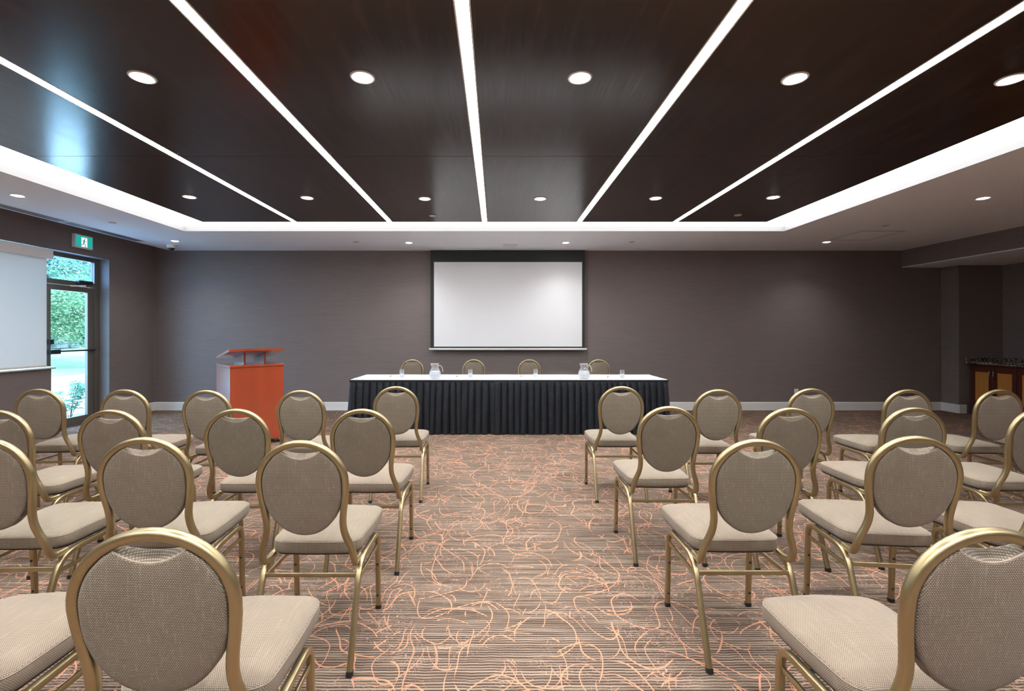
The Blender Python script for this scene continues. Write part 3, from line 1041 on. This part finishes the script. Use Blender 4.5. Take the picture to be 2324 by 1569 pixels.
# glassware, note pads, pens
TT = TZ + .0032
def tumbler_mesh():
    a = MB().lathe([(.001, .006), (.026, .006), (.0275, .010), (.029, .112), (.0305, .112), (.0300, .004), (.027, 0), (.001, 0)], seg=28, cap0=False, cap1=False)
    w_ = MB().lathe([(.001, .0068), (.0255, .0068), (.0280, .052), (.001, .052)], seg=24, cap0=False, cap1=False)
    return a, w_
def pitcher_mesh():
    pr = [(.046, .0), (.060, .004), (.074, .022), (.081, .048), (.079, .078), (.068, .108), (.053, .134), (.047, .155), (.048, .180), (.053, .203)]
    prof = [(.001, 0)] + pr + [(r - .003, z + .0005) for r, z in reversed(pr)]
    prof = prof[:-1] + [(.044, .005), (.001, .005)]
    a = MB().lathe(prof, seg=36, cap0=False, cap1=False)
    # lip pulled out on one side
    for i, q in enumerate(a.v):
        if q.z > .175 and q.x < -.03 and abs(q.y) < .03:
            q.x -= (q.z - .175) * .45
    hb = MB().sweep(catmull([(.048, 0, .176), (.075, 0, .178), (.098, 0, .150), (.106, 0, .108), (.100, 0, .098)], 6), rrect(.013, .009, .004, 2), (0, 1, 0))
    wa = MB().lathe([(.001, .0055), (.045, .0055), (.058, .008), (.071, .024), (.0775, .048), (.0755, .078), (.0665, .104), (.001, .104)], seg=32, cap0=False, cap1=False)
    ra = MB().lathe([(.0500, .2005), (.0535, .2045), (.0500, .2060), (.0480, .2035)], seg=36, cap0=False, cap1=False)
    return a, hb, wa, ra
def pixel_table(px, py):
    return atz(px, py, TT)
tg, pg, ng, eg = 'water glasses on the head table', 'water pitchers on the head table', 'note pads on the head table', 'pens on the note pads'
where = ('at the left table end', 'left of the table centre', 'right of the table centre', 'at the right table end')
tm = pm = nm = None
def dup_tree(src, loc, rz, label, group):
    r2 = src.copy()
    COL.objects.link(r2)
    r2.location = loc
    r2.rotation_euler = (0, 0, rz)
    r2['label'] = label
    r2['group'] = group
    for ch in list(src.children):
        c2 = ch.copy()
        COL.objects.link(c2)
        c2.parent = r2
        for g_ in list(ch.children):
            d2 = g_.copy()
            COL.objects.link(d2)
            d2.parent = c2
    return r2
for i, (px, py) in enumerate(((911.8, 856.6), (1067.5, 856.8), (1215.6, 856.0), (1412, 857.8))):
    p = pixel_table(px, py)
    lab = 'clear tumbler half full of water ' + where[i]
    if tm is None:
        tm = thing('water_glass', lab, 'glass', p, group=tg)
        a, w_ = tumbler_mesh()
        a.build('tumbler', M['glass'], tm, 40, rel=False)
        w_.build('water', M['water'], tm, 40, rel=False)
    else:
        dup_tree(tm, p, 0, lab, tg)
for i, (px, py, lab) in enumerate(((987.3, 859.6, 'round glass water pitcher between the two left head table chairs'), (1325.5, 859.8, 'round glass water pitcher left of the rightmost head table chair'))):
    p = pixel_table(px, py)
    if pm is None:
        pm = thing('water_pitcher', lab, 'pitcher', p, group=pg)
        a, hb, wa, ra = pitcher_mesh()
        a.build('jug_body', M['glass'], pm, 50, rel=False)
        hb.build('handle', M['glass_glint'], pm, 50, rel=False)
        wa.build('water', M['water'], pm, 50, rel=False)
        ra.build('rim', M['glass_glint'], pm, 50, rel=False)
    else:
        dup_tree(pm, p, 0, lab, pg)
for i, (px0, px1, py) in enumerate(((887, 906, 855.4), (1037, 1060, 855.8), (1182.5, 1206.5, 855.2), (1379, 1405.5, 857.3))):
    p0, p1 = pixel_table(px0, py), pixel_table(px1, py)
    wd = p1.x - p0.x
    b = MB()
    b.box((p0.x + .012, p0.y, TT), (p1.x, p0.y + .16, TT + .005), bev=.001)
    nb = b.build('note_pad', M['cloth'])
    tag(nb, 'white note pad with a pen on its edge ' + where[i], 'note pad', ng)
    pn = thing('pen', 'dark tipped pen lying by the note pad ' + where[i], 'pen', (p0.x + .012, p0.y + .02, TT + .0092), group=eg)
    q = Vector(pn.location)
    dr = Vector((.45, .893, 0))
    MB().tube([q - dr * .016, q + dr * .115], .0040, 10).build('barrel', M['grey_plastic'], pn, 40)
    MB().tube([q - dr * .046, q - dr * .044, q - dr * .016], .0050, 10).build('cap', M['black'], pn, 40)

# ------------------------------------------------------------------ lectern
lt = thing('lectern', 'bright cherry wood lectern on casters left of the head table', 'lectern', (-3.064, 5.814, 0), math.radians(44.6))
b = MB()
b.box((-.3, -.285, .065), (.3, -.265, .945))
b.box((-.3, -.265, .065), (-.28, .285, .945))
b.box((.28, -.265, .065), (.3, .285, .945))
b.box((-.28, -.265, .065), (.28, .285, .085))
b.box((-.28, -.265, .50), (.28, .27, .518))
b.build('cabinet_body', M['cherry'], lt, rel=False)
MB().box((-.304, -.289, .950), (.304, .289, .978), bev=.002).build('shelf_top', M['cherry'], lt, rel=False)
MB().box((-.296, -.281, .9445), (.296, .281, .9505)).build('shadow_gap', M['black'], lt, rel=False)
zf, zk = 1.140, 1.046
def board_z(y):
    return zf + (zk - zf) * (y + .295) / .51
for x in (-.115, .115):
    y0, y1 = -.185, .20
    b = MB()
    vs = []
    for xx in (x - .0105, x + .0105):
        vs += [(xx, y0, .978), (xx, y1, .978), (xx, y1, board_z(y1) - .001), (xx, y0, board_z(y0) - .001)]
    b.add(vs, [(0, 1, 2, 3), (4, 5, 6, 7), (0, 1, 5, 4), (1, 2, 6, 5), (2, 3, 7, 6), (3, 0, 4, 7)])
    pnl = b.build('support_panel', M['cherry'], lt, rel=False)
    if x > 0:
        MB().tube([(x - .0105, .02, 1.065), (x - .025, .02, 1.065)], .008, 12).build('cable_grommet', M['nickel'], pnl, 40, rel=False)
n = 16
top, bot = [], []
outl = [(-.315 + .62 * k / n, -.295 - .030 * math.sin(PI * k / n)) for k in range(n + 1)] + [(.305, .215), (-.315, .215)]
vs = [(x, y, board_z(y)) for x, y in outl] + [(x, y, board_z(y) + .026) for x, y in outl]
k = len(outl)
MB().add(vs, [tuple(range(k - 1, -1, -1)), tuple(range(k, 2 * k))] + [(i, (i + 1) % k, k + (i + 1) % k, k + i) for i in range(k)]).build('reading_board', M['cherry'], lt, rel=False)
MB().box((-.29, .200, 1.070), (.28, .214, 1.090)).build('paper_ledge', M['cherry'], lt, rel=False)
for sx in (-1, 1):
    for sy in (-1, 1):
        cx_, cy_ = sx * .255, sy * .24
        b = MB().box((cx_ - .012, cy_ - .018, .040), (cx_ + .012, cy_ + .018, .065))
        cst = b.build('caster', M['nickel'], lt, rel=False)
        b = MB()
        prof_ = [(.001, -.010), (.018, -.010), (.021, -.006), (.021, .006), (.018, .010), (.001, .010)]
        vs, fs = [], []
        sg = 18
        for r, h in prof_:
            for q in range(sg):
                a_ = 2 * PI * q / sg
                vs.append((cx_ + h, cy_ + r * math.cos(a_), .0215 + r * math.sin(a_)))
        for i in range(len(prof_) - 1):
            for q in range(sg):
                fs.append((i * sg + q, i * sg + (q + 1) % sg, (i + 1) * sg + (q + 1) % sg, (i + 1) * sg + q))
        b.add(vs, fs).build('wheel', M['black'], cst, 40, rel=False)

# ------------------------------------------------------------------ cabinets and counter on the right
XCF = 7.94                                  # front face of the cabinet doors
def cabinet(y1, y0, label):
    c = thing('base_cabinet', label, 'cabinet', (8.25, (y0 + y1) / 2, 0), group='base cabinets under the granite counter')
    b = MB()
    b.box((XCF + .02, y0 + .001, .165), (XR - .002, y1 - .001, .842))
    b.box((XCF + .004, y0 + .001, .0), (XR - .002, y1 - .001, .165))
    b.build('carcass', M['mahogany'], c)
    mid = (y0 + y1) / 2
    for k, (a, e_) in enumerate(((mid + .0015, y1 - .004), (y0 + .004, mid - .0015))):
        rail = .062
        b = MB()
        x0, x1 = XCF, XCF + .02
        z0, z1 = .172, .800
        b.box((x0, a, z0), (x1, a + rail, z1), bev=.002)
        b.box((x0, e_ - rail, z0), (x1, e_, z1), bev=.002)
        b.box((x0 + .0005, a + rail, z0), (x1, e_ - rail, z0 + rail))
        b.box((x0 + .0005, a + rail, z1 - rail - .020), (x1, e_ - rail, z1))
        dr = b.build('door', M['mahogany'], c)
        MB().box((x0 + .008, a + rail, z0 + rail), (x1 - .002, e_ - rail, z1 - rail - .020)).build('door_panel', M['maple'], dr)
        hy = (a + .030) if k == 0 else (e_ - .030)
        b = MB().sweep(catmull([(x0, hy, .742), (x0 - .022, hy, .740), (x0 - .029, hy, .722), (x0 - .030, hy, .697), (x0 - .029, hy, .672), (x0 - .022, hy, .654), (x0, hy, .652)], 5), rrect(.012, .008, .0035, 2), (0, 1, 0))
        b.build('handle', M['nickel'], dr, 50)
    return c
cabinet(7.813, 7.125, 'dark cherry cabinet with honey wood door panels beside the papered pier')
cabinet(7.123, 6.435, 'dark cherry cabinet at the right edge of the picture, next to the first one')
o = thing('counter_top', 'speckled dark granite counter with low backsplash on the cabinets', 'counter', (8.25, 7.15, .842))
MB().box((XCF - .03, 6.40, .8425), (XR - .001, YCOL - .001, .890), bev=.005).build('slab', M['granite'], o)
b = MB().box((XCF - .02, YCOL - .022, .8902), (XR - .022, YCOL - .001, .938), bev=.002)
b.box((XR - .022, 6.40, .8902), (XR - .001, YCOL - .001, .938), bev=.002)
b.build('backsplash', M['granite'], o)

# ------------------------------------------------------------------ banquet chair
TOPZ = .930
LEAN = [(.36, -.110), (.395, -.128), (.43, -.138), (.505, -.153), (.585, -.168), (.68, -.182), (.754, -.193), (.917, -.209), (1.0, -.215)]
def lean(z):
    for (z0, y0), (z1, y1) in zip(LEAN[:-1], LEAN[1:]):
        if z <= z1:
            t_ = (z - z0) / (z1 - z0)
            return y0 + (y1 - y0) * t_
    return LEAN[-1][1]
A_, B_, ZC = .1735, .1625, .754
def make_chair(name, label, group):
    ch = thing(name, label, 'chair', group=group)
    # back frame
    half = [(.185, .393, -.045), (.187, .393, -.085), (.190, .399, -.116), (.191, .420, -.132), (.188, .448, None), (.180, .480, None), (.167, .514, None), (.158, .548, None),
            (.1555, .585, None), (.1590, .625, None), (.1665, .675, None), (.1720, .720, None)]
    pts = [Vector((-x, (lean(z) if y is None else y), z)) for x, z, y in half]
    arc = []
    for k in range(0, 25):
        a = PI - PI * k / 24
        x, z = A_ * math.cos(a), ZC + B_ * math.sin(a)
        arc.append(Vector((x, lean(z), z)))
    other = [Vector((-p.x, p.y, p.z)) for p in reversed(pts)]
    path = catmull(pts, 4)[:-1] + [pts[-1]] + arc + catmull(other, 4)
    nrm = []
    for i, p in enumerate(path):
        nrm.append(Vector((0, 1, .18)) if p.z > .44 else Vector((0, 1, .18)).lerp(Vector((0, .25, 1)), min(1, (.44 - p.z) / .055)))
    MB().sweep(path, rrect(.027, .026, .0095, 3), lambda i: nrm[i]).build('back_frame', M['brass'], ch, 35, rel=False)
    # back pad: outline x(z) with a scooped top
    def outline(dip):
        o_ = []
        zc, bb, aa, ex = .724, .193, .1585, 2.02
        for k in range(33):                         # lower half, from right side round to left side
            a = -PI * k / 32
            c_, s_ = math.cos(a), math.sin(a)
            x = aa * math.copysign(abs(c_) ** (2 / ex), c_)
            z = zc + bb * math.copysign(abs(s_) ** (2 / ex), s_)
            o_.append((x, z))
        a1, b1 = A_ - .0150, B_ - .0150
        th1 = math.acos(.078 / a1)
        for k in range(0, 13):
            a = PI - th1 * k / 12
            o_.append((a1 * math.cos(a), ZC + b1 * math.sin(a)))
        zt_ = ZC + b1 * math.sin(th1)
        for k in range(1, 14):
            x = -.078 + .156 * k / 14
            o_.append((x, zt_ - dip * (1 - (x / .078) ** 2)))
        for k in range(0, 13):
            a = th1 - th1 * k / 12
            o_.append((a1 * math.cos(a), ZC + b1 * math.sin(a)))
        return o_
    of, ob = outline(.010), outline(.029)
    n_ = len(of)
    ctr = (0, .715)
    vs, fs = [], []
    rings = [(ob, 1.0, -.006), (ob, .985, -.0125), (ob, .94, -.0150), (ob, .7, -.0165), (ob, .35, -.0175)]
    def put(o_, k_, dy):
        for x, z in o_:
            xx, zz = ctr[0] + (x - ctr[0]) * k_, ctr[1] + (z - ctr[1]) * k_
            vs.append((xx, lean(zz) + dy, zz))
    seq = [(ob, .35, -.0165), (ob, .70, -.0155), (ob, .94, -.0140), (ob, .985, -.0125), (ob, 1.0, -.0085), (of, 1.0, .018), (of, .985, .026), (of, .94, .032), (of, .7, .041), (of, .35, .046)]
    for o_, k_, dy in seq:
        put(o_, k_, dy)
    for r in range(len(seq) - 1):
        for k in range(n_):
            l_ = (k + 1) % n_
            fs.append((r * n_ + k, r * n_ + l_, (r + 1) * n_ + l_, (r + 1) * n_ + k))
    fs.append(tuple(range(n_ - 1, -1, -1)))
    fs.append(tuple((len(seq) - 1) * n_ + k for k in range(n_)))
    bp = MB().add(vs, fs).build('backrest', M['fab_back_shaded'], ch, 50, rel=False)
    arcp = []
    for k in range(0, 15):
        x = -.078 + .156 * k / 14
        z = ob[0][1]
        zt_ = ZC + (B_ - .0150) * math.sin(math.acos(.078 / (A_ - .0150)))
        z = zt_ - .029 * (1 - (x / .078) ** 2)
        arcp.append((x, lean(z) - .009, z))
    MB().tube(arcp, .0022, 6).build('piping', M['piping'], bp, 60, rel=False)
    # seat cushion: rounded trapezoid in plan
    def seat_outline():
        cs = [(.205, .355, .075), (-.205, .355, .075), (-.190, -.068, .060), (.190, -.068, .060)]
        o_ = []
        m_ = len(cs)
        for i, (x, y, r) in enumerate(cs):
            p, a, c_ = Vector((x, y)), Vector(cs[i - 1][:2]), Vector(cs[(i + 1) % m_][:2])
            da, dc = (a - p).normalized(), (c_ - p).normalized()
            s0, s1 = p + da * r, p + dc * r
            for k in range(9):
                t_ = k / 8
                o_.append((1 - t_) ** 2 * s0 + 2 * t_ * (1 - t_) * p + t_ * t_ * s1)
            nx = Vector(cs[(i + 1) % m_][:2])
            nr = cs[(i + 1) % m_][2]
            e0, e1 = s1, nx + (p - nx).normalized() * nr
            bow = .010 if i in (0,) else .004
            nn = Vector((e1 - e0).yx) * Vector((1, -1))
            nn.normalize()
            mid = (e0 + e1) / 2
            if nn.dot(mid - Vector((0, .145))) < 0:
                nn = -nn
            for k in range(1, 7):
                t_ = k / 7
                o_.append(e0.lerp(e1, t_) + nn * bow * math.sin(PI * t_))
        return o_
    so = seat_outline()
    n_ = len(so)
    sc = Vector((0, .145))
    vs, fs = [], []
    seq = [(.90, .408), (.97, .409), (.990, .413), (1.0, .425), (1.003, .440), (.998, .452), (.985, .4595), (.96, .4645), (.85, .4725), (.65, .4785), (.40, .4815), (.15, .4825)]
    for k_, z in seq:
        for q in so:
            p = sc + (q - sc) * k_
            vs.append((p.x, p.y, z))
    for r in range(len(seq) - 1):
        for k in range(n_):
            l_ = (k + 1) % n_
            fs.append((r * n_ + k, r * n_ + l_, (r + 1) * n_ + l_, (r + 1) * n_ + k))
    fs.append(tuple(range(n_ - 1, -1, -1)))
    fs.append(tuple((len(seq) - 1) * n_ + k for k in range(n_)))
    st = MB().add(vs, fs).build('seat', M['fab_seat_lit'], ch, 60, rel=False)
    MB().tube([Vector(((sc + (q - sc) * .990).x, (sc + (q - sc) * .990).y, .4575)) for q in so], .0020, 6, True).build('piping', M['piping'], st, 60, rel=False)
    b = MB()
    vs = []
    for z in (.400, .409):
        for q in so:
            p = sc + (q - sc) * .94
            vs.append((p.x, p.y, z))
    b.add(vs, [tuple(range(n_)), tuple(range(n_, 2 * n_))] + [(k, (k + 1) % n_, n_ + (k + 1) % n_, n_ + k) for k in range(n_)])
    b.build('seat_board', M['underside'], ch, rel=False)
    # side frames
    prof = rrect(.0235, .0225, .006, 2)
    ZR = .3885
    for s in (-1, 1):
        x = s * .2005
        foot_r, A, B, foot_f = Vector((x, -.228, .006)), Vector((x, -.088, ZR)), Vector((x, .214, ZR)), Vector((x, .231, .006))
        def bez(p0, p1, p2, n=8):
            return [(1 - t) ** 2 * p0 + 2 * t * (1 - t) * p1 + t * t * p2 for t in [k / n for k in range(n + 1)]]
        r1 = bez(A + (foot_r - A).normalized() * .085, A, A + Vector((0, .085, 0)))
        r2 = bez(B - Vector((0, .060, 0)), B, B + (foot_f - B).normalized() * .060)
        rear = [foot_r] + r1
        front = r2 + [foot_f]
        lr = MB().sweep(rear, prof, (1, 0, 0)).build('leg', M['brass'], ch, 35, rel=False)
        lfm = MB().sweep(front, prof, (1, 0, 0)).build('leg', M['brass'], ch, 35, rel=False)
        MB().sweep([r1[-1], r2[0]], prof, (1, 0, 0)).build('side_rail', M['brass'], ch, 35, rel=False)
        for lg, ft, up in ((lr, foot_r, A), (lfm, foot_f, B)):
            dv = (up - ft).normalized()
            MB().sweep([ft - Vector((0, 0, .006)), ft + dv * .012], rrect(.0265, .0255, .006, 2), (1, 0, 0)).build('foot_cap', M['black'], lg, 35, rel=False)
        for z in (.070, .225):
            t_ = (z - .006) / (ZR - .006)
            yy = foot_f.y + (B.y - foot_f.y) * t_
            b = MB()
            for y0, sg in ((yy - .0112, -1),):
                vs, fs = [], []
                for k, (rr_, h) in enumerate(((.0062, 0), (.0056, .003), (.003, .0052), (.0004, .0056))):
                    for q in range(10):
                        a = 2 * PI * q / 10
                        vs.append((x + rr_ * math.cos(a), y0 + sg * h, z + rr_ * math.sin(a)))
                for k in range(3):
                    for q in range(10):
                        fs.append((k * 10 + q, k * 10 + (q + 1) % 10, (k + 1) * 10 + (q + 1) % 10, (k + 1) * 10 + q))
                b.add(vs, fs)
            b.build('bolt', M['black'], lfm, 60, rel=False)
        zs = .322
        tr_, tf_ = (zs - .006) / (ZR - .006), (zs - .006) / (ZR - .006)
        pr_ = foot_r.lerp(A, tr_)
        pf_ = foot_f.lerp(B, tf_)
        MB().sweep([pr_ + Vector((0, .008, 0)), pf_ - Vector((0, .008, 0))], rrect(.011, .018, .003, 2), (1, 0, 0)).build('side_stretcher', M['brass'], ch, 35, rel=False)
    pz = .338
    py = -.228 + (.140) * (pz - .006) / (ZR - .006) - .0
    MB().sweep([(-.190, py, pz), (.190, py, pz)], rrect(.019, .012, .003, 2), (0, 0, 1)).build('rear_stretcher', M['brass'], ch, 35, rel=False)
    return ch

rowname = ('front row by the table', 'second row', 'third row', 'row nearest us')
posL = ('on the aisle', 'second from the aisle', 'third from the aisle', 'fourth from the aisle', 'fifth from the aisle')
CH_L = [  # (px, py of loop top, row, n from the aisle, rotation in degrees)
    ('L', 0, [(898.5, 876.9, 1), (682, 885.8, 0), (468, 885.8, 1), (282, 884, 2), (87, 882.6, 3)]),
    ('L', 1, [(821.5, 928, 0), (535.5, 928, 1), (250.5, 930, 2), (-6, 931, 0)]),
    ('L', 2, [(682.5, 999.5, 0), (325.5, 992.5, 5), (-37, 994, 2)]),
    ('L', 3, [(342, 1199, 3), (-345, 1190, 2)]),
    ('R', 0, [(1410.5, 876.8, 0), (1630, 884, 0), (1842, 881.7, 0), (2062, 884, -1), (2270, 884, 0), (2482, 884, 0)]),
    ('R', 1, [(1519, 922, 0), (1795, 925.5, 0), (2076, 924.6, -2), (2366, 926, 0)]),
    ('R', 2, [(1718, 997, 0), (2080, 989.7, -6), (2450, 992, 0)]),
    ('R', 3, [(2250, 1198, 1)]),
]
first = None
GRP = 'audience banquet chairs with oval backs'
for side, row, lst in CH_L:
    for k, (px, py, rot) in enumerate(lst):
        Y = F * (TOPZ - CH) / (HY - py)
        X = (px - CX) * Y / F
        rz = math.radians(rot)
        off = Matrix.Rotation(rz, 3, 'Z') @ Vector((0, -.209, 0))
        loc = (X - off.x, Y - off.y, 0)
        lab = 'taupe brass-framed chair, %s, %s, %s block' % (posL[k] if k < 5 else 'sixth from the aisle', rowname[row], 'left' if side == 'L' else 'right')
        if first is None:
            first = make_chair('banquet_chair', lab, GRP)
            first.location = loc
            first.rotation_euler = (0, 0, rz)
        else:
            dup_tree(first, loc, rz, lab, GRP)
wh = ('leftmost of the four', 'second from the left of the four', 'third from the left of the four', 'rightmost of the four')
for k, px in enumerate((937, 1075, 1201.7, 1357.5)):
    Y = 7.56
    X = (px - CX) * Y / F
    dup_tree(first, (X, Y - .209, 0), PI + math.radians((2, -1, 1, -2)[k]), 'taupe banquet chair facing us behind the head table, %s' % wh[k], 'speaker chairs behind the head table')

# ------------------------------------------------------------------ outdoors
ZG = -.12
b = MB().box((-60, -30, ZG - .2), (XO - .0, 60, ZG))
tag(b.build('ground_pavement', M['pavement']), 'bright concrete walkway outside the glass door', 'pavement', kind=S)
def ground_strip(name, mat, x0, x1, z, label, cat):
    b = MB()
    b.add([(x1, -10, ZG), (x0, -10, ZG), (x0, 60, ZG), (x1, 60, ZG), (x1, -10, z), (x0, -10, z), (x0, 60, z), (x1, 60, z)],
          [(0, 1, 2, 3), (4, 5, 6, 7), (0, 1, 5, 4), (1, 2, 6, 5), (2, 3, 7, 6), (3, 0, 4, 7)])
    return tag(b.build(name, mat), label, cat, kind=S)
ground_strip('kerb', M['curb'], -13.2, -12.9, ZG + .15, 'grey kerb between the walkway and the lawn', 'kerb')
b = MB()
b.add([(-13.2, -10, ZG + .13), (-13.2, 60, ZG + .13), (-19, 60, ZG + .5), (-19, -10, ZG + .5), (-40, 60, 1.2), (-40, -10, 1.2)], [(0, 1, 2, 3), (3, 2, 4, 5)])
tag(b.build('lawn', M['lawn']), 'sloping green lawn beyond the kerb', 'lawn', kind=S)
b = MB().box((XO - 1.25, 5.2, ZG), (XO, 9.2, ZG + .04))
tag(b.build('ground_bed', M['mulch']), 'planting bed against the building beside the door', 'ground', kind=S)

def leaf_cluster(mb, rnd_, c, rad, n, size):
    for _ in range(n):
        while True:
            d_ = Vector((rnd_.uniform(-1, 1), rnd_.uniform(-1, 1), rnd_.uniform(-1, 1)))
            if .3 < d_.length <= 1:
                break
        p = Vector(c) + Vector((d_.x * rad[0], d_.y * rad[1], d_.z * rad[2]))
        s_ = size * rnd_.uniform(.6, 1.3)
        a = Vector((rnd_.gauss(0, 1), rnd_.gauss(0, 1), rnd_.gauss(0, .5))).normalized()
        n0 = Vector((rnd_.gauss(0, .6), rnd_.gauss(0, .6), 1)).normalized()
        w_ = a.cross(n0).normalized()
        mb.add([p - a * s_ * .5, p + w_ * s_ * .32 - Vector((0, 0, s_ * .08)), p + a * s_ * .5 - Vector((0, 0, s_ * .15)), p - w_ * s_ * .32 - Vector((0, 0, s_ * .08))], [(0, 1, 2, 3)])
def tree(name, label, base, h, crown, mat, seed, size, n, group=None):
    rn = random.Random(seed)
    base = Vector(base)
    t_ = thing(name, label, 'tree', base, group=group)
    b_ = MB()
    tp = base + Vector((rn.uniform(-.2, .2), rn.uniform(-.2, .2), h * .75))
    rr_ = .02 * h
    pth = [base - Vector((0, 0, .15)), base.lerp(tp, .35) + Vector((.06, .05, 0)), tp]
    path_ = catmull(pth, 5)
    for i in range(len(path_) - 1):
        f_ = 1 - .7 * i / (len(path_) - 1)
        b_.tube([path_[i], path_[i + 1]], rr_ * f_, 8)
    ends = []
    for c_, rad in crown:
        e_ = base + Vector(c_)
        st_ = base.lerp(tp, rn.uniform(.35, .9))
        ends.append((e_, rad))
        b_.tube(catmull([st_, st_.lerp(e_, .5) + Vector((0, 0, .12)), e_], 4), rr_ * .28, 6)
    b_.build('trunk', M['bark'], t_, 50)
    lf_ = MB()
    tv = sum(r[0] * r[1] * r[2] for _, r in ends)
    for e_, rad in ends:
        leaf_cluster(lf_, rn, e_, rad, int(n * rad[0] * rad[1] * rad[2] / tv), size)
    lf_.build('foliage', mat, t_)
    return t_
def crown(seed, c, R, n, r):
    rn = random.Random(seed)
    out_ = []
    for _ in range(n):
        while True:
            d_ = Vector((rn.uniform(-1, 1), rn.uniform(-1, 1), rn.uniform(-1, 1)))
            if d_.length <= 1:
                break
        k = rn.uniform(.7, 1.25)
        out_.append((Vector(c) + Vector((d_.x * R[0], d_.y * R[1], d_.z * R[2])), (r * k, r * k, r * k * .75)))
    return out_
tree('maple_tree', 'bright green leafy tree seen through the glass door', (-17.2, 16.8, .0), 4.6, crown(2, (2.0, 0, 2.5), (2.8, 2.6, 1.35), 44, .72), M['leaf'], 4, .10, 26000)
tree('shade_tree', 'tall bluish tree behind the bright one, seen through the transom', (-25, 25.5, .3), 10, crown(5, (0, 0, 5.9), (5.2, 5.2, 3.4), 46, 1.35), M['leaf_dark'], 6, .17, 21000)
tree('spruce_tree', 'dark low tree at the far edge of the lawn, right in the door', (-24.5, 28.8, .5), 3.0, crown(8, (0, 0, 1.0), (1.1, 1.1, .8), 16, .5), M['leaf_dark'], 9, .2, 3500)
tree('sapling', 'thin sapling beside the panic bar, seen through the door', (-17.9, 18.4, .25), 2.0, crown(3, (0, 0, 1.0), (.35, .35, .6), 8, .28), M['leaf_dark'], 5, .15, 500)
b = MB()
rn = random.Random(11)
for k in range(9):
    x, y = -22.5 + rn.uniform(-.3, .3), 20.6 + k * .55
    for j in range(2):
        b.box((x - .2, y - .26, .55 + j * .22), (x + .2, y + .26, .76 + j * .22 + rn.uniform(-.02, .01)), bev=.03)
tag(b.build('garden_wall', M['stone']), 'low grey stone wall at the back of the lawn', 'garden wall')
def shrub(loc, seed, h, nst, label):
    rn_ = random.Random(seed)
    loc = Vector(loc)
    s_ = thing('leafy_shrub', label, 'plant', loc, group='young shrubs outside the door')
    st_, lv = MB(), MB()
    for k in range(nst):
        a = rn_.uniform(0, 2 * PI)
        tip = loc + Vector((math.cos(a) * h * rn_.uniform(.15, .5), math.sin(a) * h * rn_.uniform(.15, .5), h * rn_.uniform(.7, 1.05)))
        pth = catmull([loc + Vector((0, 0, -.03)), loc.lerp(tip, .5) + Vector((0, 0, h * .12)), tip], 5)
        st_.tube(pth, .005, 6)
        for i in range(3, len(pth)):
            for q in range(3):
                aa = rn_.uniform(0, 2 * PI)
                dd = Vector((math.cos(aa), math.sin(aa), rn_.uniform(-.1, .5))).normalized()
                L_ = rn_.uniform(.10, .17)
                sd = dd.cross(Vector((0, 0, 1))).normalized() * L_ * .17
                p = pth[i]
                lv.add([p, p + dd * L_ * .45 + sd + Vector((0, 0, .012)), p + dd * L_ - Vector((0, 0, .02)), p + dd * L_ * .45 - sd + Vector((0, 0, .012))], [(0, 1, 2, 3)])
    st_.build('stem', M['bark'], s_, 50)
    lv.build('leaves', M['leaf_plant'], s_)
shrub((-7.05, 7.72, ZG + .04), 2, .62, 8, 'taller leafy shrub outside the lower right of the glass door')
shrub((-6.95, 7.05, ZG + .04), 5, .40, 6, 'smaller leafy shrub outside, at the left foot of the glass door')
shrub((-7.15, 8.25, ZG + .04), 9, .58, 7, 'pale leafy shrub outside, partly hidden behind the door stile')
b = MB().tube([(-13.35, 15.28, .0), (-13.35, 15.28, .95)], .035, 10)
tag(b.build('marker_post', M['white_metal'], None, 40), 'slim white post on the lawn edge near the door frame', 'post')

# ------------------------------------------------------------------ light from outside
world = bpy.data.worlds.new('daylight')
scene.world = world
world.use_nodes = True
wt = world.node_tree
bg = wt.nodes['Background']
bg.inputs[0].default_value = (.55, .76, 1.0, 1)
bg.inputs[1].default_value = 6.6
sun = bpy.data.lights.new('sun', 'SUN')
sun.energy = 4.5
sun.color = (1, .97, .90)
sun.angle = .01
so_ = bpy.data.objects.new('sun', sun)
COL.objects.link(so_)
so_.rotation_euler = Vector((-.62, .38, -.78)).to_track_quat('-Z', 'Y').to_euler()
so_.location = (20, -10, 30)
# ------------------------------------------------------------------ view
vs_ = scene.view_settings
vs_.view_transform = 'Standard'
vs_.look = 'None'
vs_.gamma = 1.0
vs_.use_curve_mapping = False
vs_.exposure = 1.38
cy = scene.cycles
cy.max_bounces = 7
cy.diffuse_bounces = 4
cy.glossy_bounces = 4
cy.transmission_bounces = 6
cy.transparent_max_bounces = 12
cy.caustics_reflective = False
cy.caustics_refractive = False
cy.sample_clamp_indirect = 6.0
